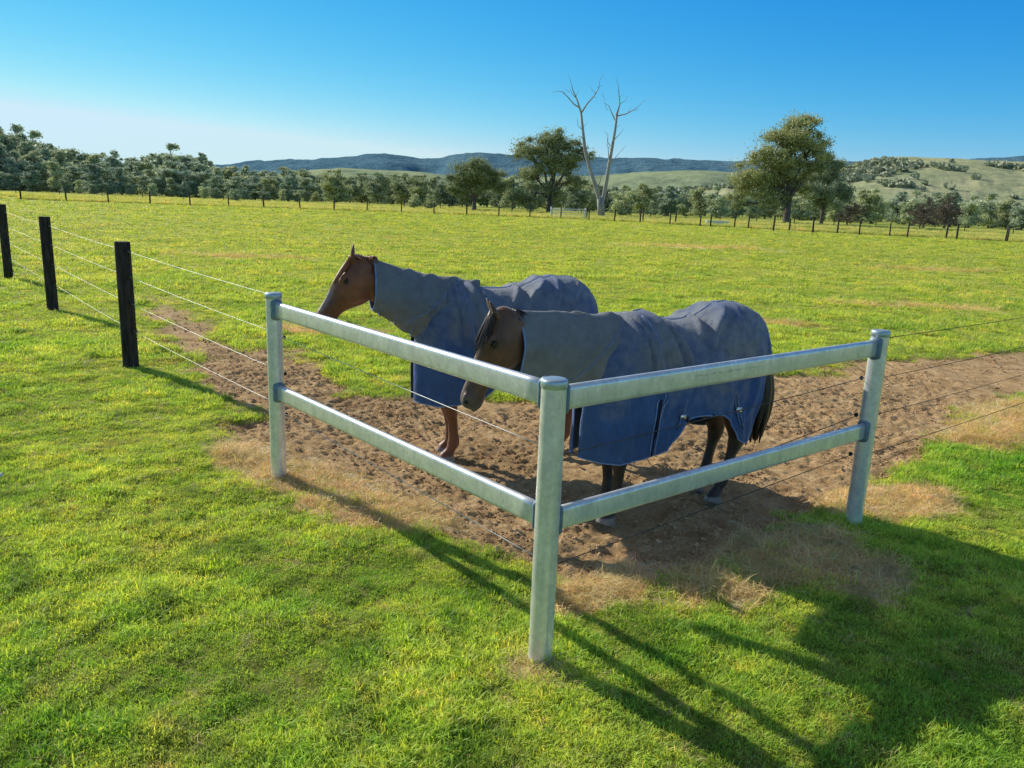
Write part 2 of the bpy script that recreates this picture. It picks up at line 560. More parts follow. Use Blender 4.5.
def scatter(name, x, y, z, rot, scl, kind, coll, label, cat):
    me = bpy.data.meshes.new(name)
    n = len(x)
    me.vertices.add(n); me.vertices.foreach_set('co', np.stack([x, y, z], 1).astype(np.float32).ravel())
    a = me.attributes.new('rot', 'FLOAT_VECTOR', 'POINT'); a.data.foreach_set('vector', rot.astype(np.float32).ravel())
    a = me.attributes.new('scl', 'FLOAT_VECTOR', 'POINT'); a.data.foreach_set('vector', scl.astype(np.float32).ravel())
    a = me.attributes.new('pick', 'INT', 'POINT'); a.data.foreach_set('value', kind.astype(np.int32))
    me.update()
    o = link(name, me)
    tag(o, label, cat, kind='stuff')
    ng = bpy.data.node_groups.new(name + '_nodes', 'GeometryNodeTree')
    ng.interface.new_socket('Geometry', in_out='INPUT', socket_type='NodeSocketGeometry')
    ng.interface.new_socket('Geometry', in_out='OUTPUT', socket_type='NodeSocketGeometry')
    gi = ng.nodes.new('NodeGroupInput'); go = ng.nodes.new('NodeGroupOutput')
    iop = ng.nodes.new('GeometryNodeInstanceOnPoints')
    ci = ng.nodes.new('GeometryNodeCollectionInfo')
    ci.inputs['Collection'].default_value = coll
    ci.inputs['Separate Children'].default_value = True
    ci.inputs['Reset Children'].default_value = True

    def na(nm, dt):
        q = ng.nodes.new('GeometryNodeInputNamedAttribute'); q.data_type = dt; q.inputs['Name'].default_value = nm
        return q.outputs['Attribute']
    ng.links.new(gi.outputs[0], iop.inputs['Points'])
    ng.links.new(ci.outputs[0], iop.inputs['Instance'])
    iop.inputs['Pick Instance'].default_value = True
    ng.links.new(na('pick', 'INT'), iop.inputs['Instance Index'])
    ng.links.new(na('rot', 'FLOAT_VECTOR'), iop.inputs['Rotation'])
    ng.links.new(na('scl', 'FLOAT_VECTOR'), iop.inputs['Scale'])
    ng.links.new(iop.outputs[0], go.inputs[0])
    md = o.modifiers.new('scatter', 'NODES'); md.node_group = ng
    return o


def polar_points(n, r0, r1, half_deg, knee, power, seed):
    """points whose density is even within `knee` metres and thins out beyond"""
    r = np.random.default_rng(seed)
    rr = np.linspace(r0, r1, 4000)
    dens = np.where(rr < knee, 1.0, (knee / rr) ** power) * rr
    cdf = np.cumsum(dens); cdf /= cdf[-1]
    rad = np.interp(r.uniform(size=n), cdf, rr)
    ang = R(half_deg) * (r.uniform(size=n) * 2 - 1)
    return rad * np.sin(ang), rad * np.cos(ang), rad, r


greens = [tuft_mesh('turf%d' % i, 34, 0.055, 0.012, 0.033, 0.0054, 1.25, 100 + i) for i in range(4)]
greens += [tuft_mesh('rank%d' % i, 38, 0.055, 0.018, 0.050, 0.0056, 1.25, 120 + i) for i in range(3)]
gcoll = proto_collection('turf_tuft', greens, M_GRASS)
X, Y, RAD, rg = polar_points(175000, 1.7, 112, 46, 6.5, 2.45, 5)
md_ = mud_mask(X, Y); st_ = straw_mask(X, Y); lu = lush_mask(X, Y)
u = rg.uniform(size=len(X))
keep = (u > md_ * 1.02) & (rg.uniform(size=len(X)) > st_ * 0.95)
thin = sstep(0.60, 0.70, fbm(X * 2.3, Y * 2.3, 91))
keep &= rg.uniform(size=len(X)) > thin * 0.40
X, Y, RAD, lu = X[keep], Y[keep], RAD[keep], lu[keep]
# rank ring of longer grass round the fence posts and along the rail line
postd = np.min([np.hypot(X - a, Y - b) for a, b in ((0.183, 3.30), (-1.731, 5.6), (2.425, 5.15))], axis=0)
rank = np.maximum(lu, np.exp(-(postd / 0.28) ** 2))
grow = np.clip(RAD / 6.5, 1, 16) ** 0.85
fence_y = np.interp(X, [-100, -57, -34, -20, 8, 17, 26, 36, 52, 75], [88, 96, 107, 109.5, 114, 104, 94, 87, 80.5, 68])
ok_ = Y < fence_y
X, Y, RAD, lu, rank, grow = X[ok_], Y[ok_], RAD[ok_], lu[ok_], rank[ok_], grow[ok_]
kind = np.where(rg.uniform(size=len(X)) < rank * 0.75, rg.integers(4, 7, len(X)), rg.integers(0, 4, len(X)))
s0 = grow * (0.75 + 0.55 * rank) * rg.uniform(0.75, 1.25, len(X))
sz = s0 * np.where(RAD > 12, np.clip(1.0 - (RAD - 12) / 60, 0.45, 1), 1)
rot = np.stack([rg.normal(0, .12, len(X)), rg.normal(0, .12, len(X)), rg.uniform(0, 2 * PI, len(X))], 1)
scatter('grass', X, Y, height(X, Y), rot, np.stack([s0, s0, sz], 1), kind, gcoll, 'short bright green grass covering the paddock and the lawn before the rails', 'grass')

drys = [tuft_mesh('straw%d' % i, 26, 0.06, 0.02, 0.06, 0.003, 2.2, 140 + i) for i in range(4)]
dcoll = proto_collection('dry_tuft', drys, M_STRAW)
X, Y, RAD, rg = polar_points(120000, 1.9, 60, 46, 7, 2.2, 15)
st_ = straw_mask(X, Y); md_ = mud_mask(X, Y)
u = rg.uniform(size=len(X))
keep = (u < st_ * 0.95 * (1 - 0.45 * md_)) | ((u < 0.035) & (md_ < 0.5)) | ((md_ > 0.1) & (md_ < 0.9) & (u < 0.14))
X, Y, RAD = X[keep], Y[keep], RAD[keep]
s0 = np.clip(RAD / 7, 1, 7) ** 0.85 * rg.uniform(0.7, 1.2, len(X)) * (1 + .55 * straw_mask(X, Y))
rot = np.stack([rg.normal(0, .2, len(X)), rg.normal(0, .2, len(X)), rg.uniform(0, 2 * PI, len(X))], 1)
scatter('dry_grass', X, Y, height(X, Y), rot, np.stack([s0, s0, s0 * .7], 1), rg.integers(0, 4, len(X)), dcoll, 'straw coloured dead grass in patches along the edge of the mud', 'grass')

# clods in the churned dirt
M_CLOD = simple_mat('clod_soil', (0.34, 0.21, 0.105), (0.74, 0.51, 0.29), 9, 0.95, bs=0.7, bd=0.01, spec=0.1, coord='geo')
clods = []
for i in range(5):
    bm = bmesh.new(); bmesh.ops.create_icosphere(bm, subdivisions=2, radius=1)
    for v in bm.verts:
        q = v.co * 1.6 + Vector((i * 7, 0, 0))
        v.co = v.co * (0.75 + 0.75 * mnoise.noise(q) + 0.45 * mnoise.noise(q * 2.7)); v.co.z *= 0.6
    me = bpy.data.meshes.new('clod%d' % i); bm.to_mesh(me); bm.free(); clods.append(me)
ccoll = proto_collection('clod', clods, M_CLOD)
X, Y, RAD, rg = polar_points(110000, 3, 17, 46, 9, 1.6, 25)
md_ = mud_mask(X, Y)
keep = (rg.uniform(size=len(X)) < (md_ - 0.2) * 1.3 * sstep(.36, .55, fbm(X * 3, Y * 3, 55)))
X, Y = X[keep], Y[keep]
s0 = 0.005 + 0.017 * rg.uniform(size=len(X)) ** 2.5
rot = np.stack([rg.normal(0, .4, len(X)), rg.normal(0, .4, len(X)), rg.uniform(0, 2 * PI, len(X))], 1)
scatter('soil_clods', X, Y, height(X, Y), rot, np.stack([s0, s0, s0], 1), rg.integers(0, 5, len(X)), ccoll, 'crumbled clods of brown soil scattered over the churned mud', 'soil')

# rank pale grass in the strip beyond the far fence
ranks = [tuft_mesh('far%d' % i, 40, 0.5, 0.3, 1.0, 0.05, 0.5, 160 + i, 2) for i in range(3)]
rcoll = proto_collection('far_tuft', ranks, M_RANK)
rg = np.random.default_rng(35)
n = 26000
X = rg.uniform(-150, 130, n)
line = np.interp(X, [-150, -90, -20, 8, 30, 52, 130], [78, 92, 110, 114, 96, 83, 40])
Y = line + 1.5 + rg.uniform(0, 1, n) ** 1.5 * 75
f = fbm(X * .05, Y * .12, 41)
keep = (f > 0.42) | (Y - line < 3)
X, Y = X[keep], Y[keep]
s0 = rg.uniform(0.5, 1.1, len(X))
rot = np.stack([rg.normal(0, .1, len(X)), rg.normal(0, .1, len(X)), rg.uniform(0, 2 * PI, len(X))], 1)
scatter('long_grass', X, Y, X * 0, rot, np.stack([s0, s0, s0 * .62], 1), rg.integers(0, 3, len(X)), rcoll, 'long pale seeding grass in the strip beyond the far fence', 'grass')

# ------------------------------------------------------------------ galvanised corner fence
m, nt, out = new_mat('galvanised_steel')
gp_ = obj_pos(nt)
streak = noise_tex(nt, 9, 5, 0.7, geo_pos(nt, (1, 1, 1)))
grain = noise_tex(nt, 160, 3, 0.6, gp_)
spang = nd(nt, 'ShaderNodeTexVoronoi', Scale=55.0); nt.links.new(gp_, spang.inputs['Vector'])
sp = ramp(nt, spang.outputs['Color'], [(0, 0.86), (1, 1.08)])
c = mixc(nt, (0.72, 0.74, 0.73), (0.93, 0.94, 0.93), ramp(nt, streak, [(0.35, 0), (0.65, 1)]))
c = mixc(nt, c, sp, 0.8, 'MULTIPLY')
drip = noise_tex(nt, 26, 5, 0.75, obj_pos(nt, (1, 1, .1)))
c = mixc(nt, c, ramp(nt, drip, [(0.34, 0.78), (0.55, 1.0)]), 0.6, 'MULTIPLY')
c = mixc(nt, c, (0.36, 0.40, 0.37), ramp(nt, noise_tex(nt, 70, 6, 0.8, gp_), [(0.62, 0), (0.70, .4)]))
rgh = ramp(nt, drip, [(0.3, 0.42), (0.7, 0.25)])
principled(nt, out, c, rgh, 0.5, bump(nt, grain, 0.12, 0.001), 0.5)
M_GALV = m
M_WELD = simple_mat('zinc_paint', (0.13, 0.20, 0.26), (0.25, 0.33, 0.38), 30, 0.55, 0.4, 0.3, 0.001)
M_CAP = simple_mat('cap_steel', (0.42, 0.52, 0.56), (0.58, 0.66, 0.68), 14, 0.42, 0.7, 0.2, 0.001)
M_WIRE = simple_mat('plain_wire', (0.45, 0.46, 0.44), (0.62, 0.62, 0.60), 20, 0.5, 0.5, 0.1, 0.0005)
M_BWIRE = simple_mat('dull_wire', (0.04, 0.04, 0.04), (0.09, 0.09, 0.09), 20, 0.6, 0.5, 0.1, 0.0005)
M_BLACK = simple_mat('black_plastic', (0.012, 0.012, 0.013), (0.03, 0.03, 0.032), 30, 0.5)

PC = (0.183, 3.324); PL = (-1.731, 5.615); PR = (2.425, 5.172)
fence = empty('rail_fence', (PC[0], PC[1], 0))
tag(fence, 'galvanised steel two-rail corner with three round capped posts around the horses', 'fence')


def rel(p): return (p[0] - PC[0], p[1] - PC[1], p[2] if len(p) > 2 else 0)


def steel_post(p, h, r=0.0565):
    x, y, _ = rel(p)
    mb = MB()
    mb.tube([(x, y, -0.3), (x, y, h - 0.012)], r, 40)
    o = mb.build('post', M_GALV, fence, auto=40)
    cp = MB()
    rings = []
    for z, rr in ((h - 0.040, r + 0.0015), (h - 0.038, r + 0.0035), (h - 0.008, r + 0.0035), (h - 0.002, r + 0.0005), (h + 0.001, r - 0.008), (h + 0.004, r * 0.4)):
        rings.append([(x + rr * math.cos(a), y + rr * math.sin(a), z) for a in [2 * PI * k / 40 for k in range(40)]])
    cp.loft(rings)
    cp.build('cap', M_CAP, o)
    return o


posts = {'c': steel_post(PC, 1.362), 'l': steel_post(PL, 1.40), 'r': steel_post(PR, 1.365)}


def oval(h=0.115, w=0.044, n=10):
    """cattle-rail section: flat sides, rounded top and bottom"""
    pts = []
    rr = w / 2
    for k in range(n + 1):
        a = PI * k / n
        pts.append((rr * math.cos(a), (h / 2 - rr) + rr * math.sin(a)))
    for k in range(n + 1):
        a = PI + PI * k / n
        pts.append((rr * math.cos(a), -(h / 2 - rr) + rr * math.sin(a)))
    return pts


def rail(p, q, z0, z1, key):
    a = Vector((p[0], p[1], z0)); b = Vector((q[0], q[1], z1))
    d = (b - a).normalized(); side = Vector((d.y, -d.x, 0)).normalized(); up = side.cross(d) * -1
    if up.z < 0: up = -up
    a2 = a + d * 0.045; b2 = b - d * 0.045
    mb = MB()
    N = 24
    rings = []
    for i in range(N + 1):
        c = a2.lerp(b2, i / N)
        rings.append([Vector(rel(c + side * u + up * v)) for u, v in oval()])
    mb.loft(rings)
    mb.build('rail', M_GALV, fence)
    for c, dd, k in ((a, d, key[0]), (b, -d, key[1])):      # painted weld saddles
        w = MB(); rings = []
        for t, g in ((0.045, 0.022), (0.060, 0.018), (0.068, 0.002)):
            rings.append([Vector(rel(c + dd * t + side * (u * (1 + g / 0.022)) + up * (v * (1 + g / 0.0575)))) for u, v in oval()])
        w.loft(rings)
        w.build('weld_collar', M_WELD, posts[k])


rail(PC, PL, 1.287, 1.283, 'cl'); rail(PC, PL, 0.716, 0.675, 'cl')
rail(PC, PR, 1.270, 1.248, 'cr'); rail(PC, PR, 0.702, 0.678, 'cr')
# faint illegible stencil line on the outer face of the right top rail
a = Vector((PC[0], PC[1], 1.270)); b = Vector((PR[0], PR[1], 1.248)); d = (b - a).normalized()
side = Vector((d.y, -d.x, 0)).normalized()
M_INK = simple_mat('faded_ink', (0.10, 0.11, 0.08), (0.33, 0.36, 0.27), 40, 0.8)
st = MB(); rr_ = random.Random(3)
t = 0.95
upv = Vector((0, 0, 1))
while t < 1.52:
    w = rr_.uniform(0.006, 0.016); hh = rr_.uniform(0.006, 0.013)
    if rr_.random() > 0.22:
        c = a + d * t + side * 0.0222 + upv * (0.010 + rr_.uniform(-.0015, .0015))
        P = [c + d * (sx * w / 2) + upv * (sz * hh / 2) for sx, sz in ((-1, -1), (1, -1), (1, 1), (-1, 1))]
        # hollow letter-like ticks: two thin strokes
        for (s0_, s1_) in ((-1, -0.55), (0.5, 1.0)) if rr_.random() > .5 else ((-1, 1),):
            k = len(st.v)
            q = [c + d * (s0_ * w / 2) - upv * hh / 2, c + d * (s1_ * w / 2) - upv * hh / 2,
                 c + d * (s1_ * w / 2) + upv * (hh / 2 if s1_ - s0_ < 1.5 else -hh / 4), c + d * (s0_ * w / 2) + upv * (hh / 2 if s1_ - s0_ < 1.5 else -hh / 4)]
            st.v += [rel(x) for x in q]; st.f.append((k, k + 1, k + 2, k + 3))
    t += w + 0.006
st.build('stencil_marks', M_INK, fence)

# ------------------------------------------------------------------ wire fences
m, nt, out = new_mat('creosote_post')
v = obj_pos(nt, (1, 1, 0.12))
c = mixc(nt, (0.012, 0.010, 0.009), (0.085, 0.070, 0.055), ramp(nt, noise_tex(nt, 28, 6, 0.7, v), [(0.35, 0), (0.75, 1)]))
principled(nt, out, c, 0.85, 0, bump(nt, noise_tex(nt, 60, 5, 0.7, v), 0.6, 0.006), 0.25)
M_POST = m
M_FARPOST = simple_mat('weathered_post', (0.035, 0.032, 0.028), (0.09, 0.08, 0.07), 10, 0.9)


def timber_post(parent, x, y, h, r, tilt=(0, 0), inside=None, zs=()):
    mb = MB(); rings = []
    for k, (z, f) in enumerate(((-0.3, 1.03), (0.0, 1.03), (0.4, 1.0), (0.9, 0.985), (h - 0.012, 0.975), (h, 0.93))):
        rings.append([(x + tilt[0] * z + r * f * (1 + 0.05 * mnoise.noise(Vector((a * 2, z * 2, x)))) * math.cos(a),
                       y + tilt[1] * z + r * f * (1 + 0.05 * mnoise.noise(Vector((a * 2, z * 2 + 9, x)))) * math.sin(a), z)
                      for a in [2 * PI * q / 18 for q in range(18)]])
    mb.loft(rings)
    o = mb.build('post', M_POST, parent, auto=45)
    if inside is not None:
        for z in zs:
            ins = MB()
            cx, cy = x + inside[0] * (r + 0.012), y + inside[1] * (r + 0.012)
            ins.tube([(cx, cy, z - 0.028), (cx, cy, z - 0.01), (cx, cy, z + 0.01), (cx, cy, z + 0.028)], [0.010, 0.017, 0.017, 0.010], 10)
            ins.tube([(x + inside[0] * (r - .01), y + inside[1] * (r - .01), z), (cx + inside[0] * .014, cy + inside[1] * .014, z)], 0.010, 8)
            ins.build('insulator', M_BLACK, o)
    return o


def wire(parent, pts, mat, r=0.0022, sag=0.012, name='wire'):
    mb = MB(); path = []
    for i in range(len(pts) - 1):
        a = Vector(pts[i]); b = Vector(pts[i + 1])
        for k in range(10):
            t = k / 10
            p = a.lerp(b, t); p.z -= sag * 4 * t * (1 - t) * ((b - a).length / 5)
            path.append(p)
    path.append(Vector(pts[-1]))
    mb.tube(path, r, 6)
    return mb.build(name, mat, parent)


WL = [(-4.585, 9.225), (-7.87, 13.287), (-11.24, 17.43), (-14.6, 21.6), (-18.0, 25.8)]
hts = [1.475, 1.56, 1.62, 1.58, 1.58]
nrm = Vector((0.77, 0.64))
org = Vector((PL[0], PL[1], 0))
lf = empty('wire_fence', org)
tag(lf, 'four strand wire fence on black timber posts running away left of the steel rails', 'fence')
zl = {0: (1.37, 1.075, 0.76, 0.44)}
for i, ((x, y), h) in enumerate(zip(WL, hts)):
    k = 1 + 0.035 * i
    timber_post(lf, x - org.x, y - org.y, h, 0.088, (0.0, 0.0), (0.82, -0.57), [q * k for q in (1.37, 1.075, 0.76, 0.44)])
ZP = (1.36, 1.085, 0.805, 0.54)
off = Vector((0.82, -0.57, 0)) * 0.108
for j in range(4):
    pts = [Vector((0.03, 0.07, ZP[j]))]
    for i, (x, y) in enumerate(WL):
        pts.append(Vector((x - org.x, y - org.y, (1.37, 1.075, 0.76, 0.44)[j] * (1 + 0.035 * i))) + off)
    wire(lf, pts, M_WIRE, 0.0019)

# strands strained behind the rails round the corner and away to the right
cf = empty('strained_wires', (PC[0], PC[1], 0))
tag(cf, 'thin plain wires strained behind the steel rails from post to post', 'wire')
dl = (Vector(PL) - Vector(PC)).normalized(); dr = (Vector(PR) - Vector(PC)).normalized()
for j, z in enumerate((1.06, 0.80, 0.50)):
    inn = (dl + dr).normalized() * 0.065
    a = Vector((PL[0], PL[1])) + Vector((0.045, 0.045)); c = Vector(PC) + inn; b = Vector(PR) + Vector((-0.045, 0.045))
    zz = (1.085, 0.80, 0.50)[j]
    if j != 1:
        wire(cf, [rel((a.x, a.y, (1.07, .8, .49)[j])), rel((c.x, c.y, (1.02, .8, 0.47)[j]))], M_WIRE, 0.0024, 0.006)
    if j != 5:
        wire(cf, [rel((c.x, c.y, (0.98, .62, 0.44)[j])), rel((b.x, b.y, (1.03, .77, 0.49)[j]))], M_BWIRE, 0.0028, 0.006)
    st_ = MB(); st_.ball(rel((b.x - .02, b.y + .0, (1.03, .77, 0.49)[j])), (0.014, 0.014, 0.016)); st_.build('insulator', M_BLACK, cf)
    st_ = MB(); st_.ball(rel((a.x + .01, a.y + .0, (1.07, .8, .49)[j])), (0.013, 0.013, 0.015)); st_.build('insulator', M_BLACK, cf)

rf = empty('wire_fence', (PR[0], PR[1], 0))
tag(rf, 'dark four strand wire fence leaving the right hand steel post towards the right', 'fence')
RD = Vector((0.785, 0.62))
RP = [Vector((PR[0], PR[1])) + RD * t for t in (4.8, 9.8, 14.8)]
for j, z in enumerate((1.305, 1.03, 0.77, 0.49)):
    wire(rf, [(0.04, 0.04, z)] + [(p.x - PR[0] - .05, p.y - PR[1] + .09, z) for p in RP], M_BWIRE, 0.0026)
for p in RP: timber_post(rf, p.x - PR[0], p.y - PR[1], 1.45, 0.085, (0, 0), (-0.6, 0.8), (1.305, 1.03, 0.77, 0.49))


def far_fence(path, spacing, h, label, wires=(1.25, .95, .6), jit=0.25, r=0.10):
    root = empty('paddock_fence', (path[0][0], path[0][1], 0))
    tag(root, label, 'fence')
    P = [Vector(p) for p in path]
    seglen = [(P[i + 1] - P[i]).length for i in range(len(P) - 1)]
    tot = sum(seglen); s = 0; pts = []
    rr = random.Random(int(tot))
    while s < tot:
        q = s; i = 0
        while q > seglen[i]: q -= seglen[i]; i += 1
        pts.append(P[i].lerp(P[i + 1], q / seglen[i])); s += spacing + rr.uniform(-jit, jit)
    mb = MB(); mb.tube([(0, 0, -0.3), (0, 0, 0.8), (0, 0, 1.0)], [r, r * .95, r * .9], 8)
    pm = mb.mesh('post'); pm.materials.append(M_FARPOST)
    for p in pts:
        o = bpy.data.objects.new('post', pm); COL.objects.link(o); o.parent = root
        o.location = (p.x - P[0].x, p.y - P[0].y, 0); o.scale = (rr.uniform(.8, 1.15), 1, h * rr.uniform(.9, 1.08))
        o.rotation_euler = (rr.uniform(-.03, .03), rr.uniform(-.03, .03), 0)
    for z in wires:
        mb = MB(); mb.tube([(p.x - P[0].x, p.y - P[0].y, z) for p in pts], 0.006, 4)
        mb.build('wire', M_BWIRE, root)
    return root


far_fence([(-100, 88), (-57, 96), (-34, 107), (-20, 109.5), (8, 114), (17, 104), (26, 94), (36, 87), (52, 80.5), (75, 68)], 4.6, 1.65,
          'post and wire fence across the far edge of the paddock')
far_fence([(10, 118), (22, 104), (33, 94), (44, 88.5), (58, 81), (80, 69)], 5.4, 1.55, 'second timber post fence just behind the far right boundary fence')
far_fence([(-110, 128), (-30, 150), (30, 150), (70, 125), (120, 95)], 6.5, 1.2, 'low stock fence beyond the strip of long grass', (1.0, .6), r=.07)

# pipe gate beyond the dead tree
M_WHITE = simple_mat('white_paint', (0.62, 0.64, 0.62), (0.78, 0.8, 0.78), 8, 0.5)
g0 = at(552, 217, 118); g1 = at(584, 218.5, 118)
gt = empty('pipe_gate', (g0.x, g0.y, 0)); tag(gt, 'white pipe gate in the far fence left of the dead tree', 'gate')
w = g1.x - g0.x
mb = MB()
mb.tube([(0, 0, .25), (0, 0, 1.35), (w, 0, 1.35), (w, 0, .25), (0, 0, .25)], 0.06, 6)
for z in (.55, .85, 1.1): mb.tube([(0, 0, z), (w, 0, z)], 0.035, 6)
mb.build('gate_frame', M_WHITE, gt)
for x in (-0.15, w + .15):
    mb = MB(); mb.tube([(x, 0, -.2), (x, 0, 1.6)], 0.10, 8); mb.build('gate_post', M_WHITE, gt)
# poly water trough / white feeder
t0 = at(717, 224, 110)
tr_ = MB()
rings = []
for z, rr in ((-.02, 1.0), (0.5, 1.08), (0.62, 1.08), (0.62, 1.0), (0.2, 0.94)):
    rings.append([(rr * 1.5 * math.cos(a), rr * .8 * math.sin(a), z) for a in [2 * PI * k / 24 for k in range(24)]])
tr_.loft(rings)
o = tr_.build('water_trough', M_WHITE, auto=40); o.location = (t0.x, t0.y, 0)
tag(o, 'white oval water trough standing in the far grass strip', 'trough')

ps = at(13, 493, 5.55)
st3 = MB(); st3.ball((0, 0, 0.012), (.030, .018, .014), 12, 8); st3.ball((.02, .008, .02), (.014, .012, .012), 10, 6)
o = st3.build('pale_stone', M_WHITE); o.location = (-3.68, 5.35, 0.02)
tag(o, 'small whitish stone lying in the lawn near the left edge', 'stone')

# ------------------------------------------------------------------ trees
def leaf_mat(name, dark, light, tint=0.35, trans=0.25):
    m, nt, out = new_mat(name)
    oi = nt.nodes.new('ShaderNodeObjectInfo')
    pos = geo_pos(nt)
    n = noise_tex(nt, 0.35, 3, 0.6, pos)
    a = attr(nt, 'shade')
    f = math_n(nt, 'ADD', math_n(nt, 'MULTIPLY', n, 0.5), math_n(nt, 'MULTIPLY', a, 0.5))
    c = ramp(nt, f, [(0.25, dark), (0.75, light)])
    r = ramp(nt, oi.outputs['Random'], [(0, (0.75, 0.8, 0.8)), (0.5, (1, 1, 1)), (1, (1.3, 1.2, 1.0))])
    c = mixc(nt, c, r, 1.0, 'MULTIPLY')
    d = nd(nt, 'ShaderNodeBsdfPrincipled', Roughness=0.6)
    d.inputs['Specular IOR Level'].default_value = 0.3
    nt.links.new(c, d.inputs['Base Color'])
    t = nt.nodes.new('ShaderNodeBsdfTranslucent'); nt.links.new(c, t.inputs['Color'])
    mx = nt.nodes.new('ShaderNodeMixShader'); mx.inputs[0].default_value = trans
    nt.links.new(d.outputs[0], mx.inputs[1]); nt.links.new(t.outputs[0], mx.inputs[2])
    nt.links.new(mx.outputs[0], out.inputs['Surface'])
    return m


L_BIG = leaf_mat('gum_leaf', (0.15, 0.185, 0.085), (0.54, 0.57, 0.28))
L_GREY = leaf_mat('grey_gum_leaf', (0.27, 0.34, 0.23), (0.66, 0.74, 0.50))  # far belt leaf colour, lightened and greyed to carry distance haze
L_DARK = leaf_mat('dark_leaf', (0.22, 0.27, 0.16), (0.56, 0.62, 0.37))  # lightened towards haze for the distant belt
L_BROWN = leaf_mat('bare_twig', (0.10, 0.075, 0.06), (0.22, 0.17, 0.13), trans=0.05)
M_BARK = simple_mat('gum_bark', (0.07, 0.055, 0.045), (0.19, 0.16, 0.13), 3, 0.9, bs=0.5, bd=0.05, coord='geo', scl=(1, 1, .3))
M_PALE = simple_mat('dead_wood', (0.24, 0.225, 0.21), (0.44, 0.42, 0.39), 2, 0.85, bs=0.4, bd=0.04, coord='geo', scl=(1, 1, .3))


def crown_np(lobes, n_leaf, leaf, seed, clumps=7, droop=0.3):
    r = np.random.default_rng(seed)
    vol = np.array([l[3] * l[4] * l[5] for l in lobes]) ** (2 / 3); vol /= vol.sum()
    cent = []; P = []; shade = []
    for l, w in zip(lobes, vol):
        c0 = np.array(l[:3]); rad = np.array(l[3:6])
        k = max(5, int(1.7 * clumps * len(lobes) * w))
        nn = max(10, int(n_leaf * w / k))
        for q in range(k):
            d = r.normal(size=3); d /= np.linalg.norm(d)
            c = c0 + d * rad * r.uniform(0.15, 0.95)
            cr = rad.mean() * r.uniform(0.24, 0.56)
            cent.append((c, cr))
            dd = r.normal(size=(nn, 3)); dd /= np.linalg.norm(dd, axis=1)[:, None]
            rr = np.minimum(np.abs(r.normal(0, .56, nn)) + .06, 1.4)
            p = c + dd * rr[:, None] * cr * np.array([1.15, 1.15, 0.78])
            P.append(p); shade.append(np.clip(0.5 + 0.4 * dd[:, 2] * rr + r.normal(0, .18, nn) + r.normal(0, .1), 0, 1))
    P = np.concatenate(P); S = np.concatenate(shade); n = len(P)
    a = r.normal(size=(n, 3)); a[:, 2] -= droop; a /= np.linalg.norm(a, axis=1)[:, None]
    b = np.cross(a, r.normal(size=(n, 3))); b /= np.linalg.norm(b, axis=1)[:, None]
    sz = leaf * r.uniform(0.5, 1.4, n)[:, None]
    V = np.stack([P - a * sz, P - b * sz * .42 + a * sz * .1, P + a * sz, P + b * sz * .42 - a * sz * .1], 1).reshape(-1, 3)
    Fc = np.arange(4 * n).reshape(-1, 4)
    me = mesh_np('crown', V, Fc, False)
    at_ = me.attributes.new('shade', 'FLOAT', 'POINT'); at_.data.foreach_set('value', np.repeat(S, 4).astype(np.float32))
    return me, cent


def limb(mb, a, b, r0, r1, rr, n=5, wob=0.06, seg=7):
    a = Vector(a); b = Vector(b); L = (b - a).length
    pts = []
    for i in range(n + 1):
        t = i / n
        p = a.lerp(b, t) + Vector((rr.uniform(-1, 1), rr.uniform(-1, 1), rr.uniform(-.5, .5))) * (wob * L * math.sin(PI * t))
        p.z += 0.10 * L * math.sin(PI * t) * (1 if b.z > a.z else 0)
        pts.append(p)
    mb.tube(pts, [r0 + (r1 - r0) * i / n for i in range(n + 1)], seg)
    return pts


def make_tree(name, lobes, tr, n_leaf, leaf, lmat, seed, fork=0.3, bmat=None, clumps=7, lean=(0, 0)):
    """lobes in metres; returns a root Empty with trunk and crown"""
    rr = random.Random(seed)
    root = empty(name, (0, 0, 0))
    cme, cent = crown_np(lobes, n_leaf, leaf, seed, clumps)
    H = max(l[2] + l[5] for l in lobes)
    mb = MB()
    top = Vector((lean[0], lean[1], H * fork))
    mb.tube([(0, 0, -0.3), (0, 0, 0.15), (lean[0] * .3, lean[1] * .3, H * fork * .4), top], [tr * 1.7, tr * 1.25, tr, tr * .9], 12)
    for l in lobes:
        c = Vector(l[:3])
        limb(mb, top - Vector((0, 0, 0.3)), c, tr * .55, tr * .22, rr)
        near = [q for q in cent if (Vector(q[0]) - c).length < max(l[3:6]) * 1.05]
        for q, cr in near[:9]:
            limb(mb, c.lerp(top, rr.uniform(0, .35)), q, tr * .20, tr * .05, rr, 4, .08, 5)
    mb.build('trunk', bmat or M_BARK, root)
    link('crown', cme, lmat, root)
    return root


def copy_tree(root):
    c = root.copy(); COL.objects.link(c)
    for ch in list(root.children):
        k = ch.copy(); COL.objects.link(k); k.parent = c
    return c


def place(root, px, Y, sx=1.0, sz=1.0, rz=0.0):
    p = at(px, 215, Y)
    root.location = (p.x, Y, 0); root.scale = (sx, sx, sz); root.rotation_euler = (0, 0, rz)
    return root


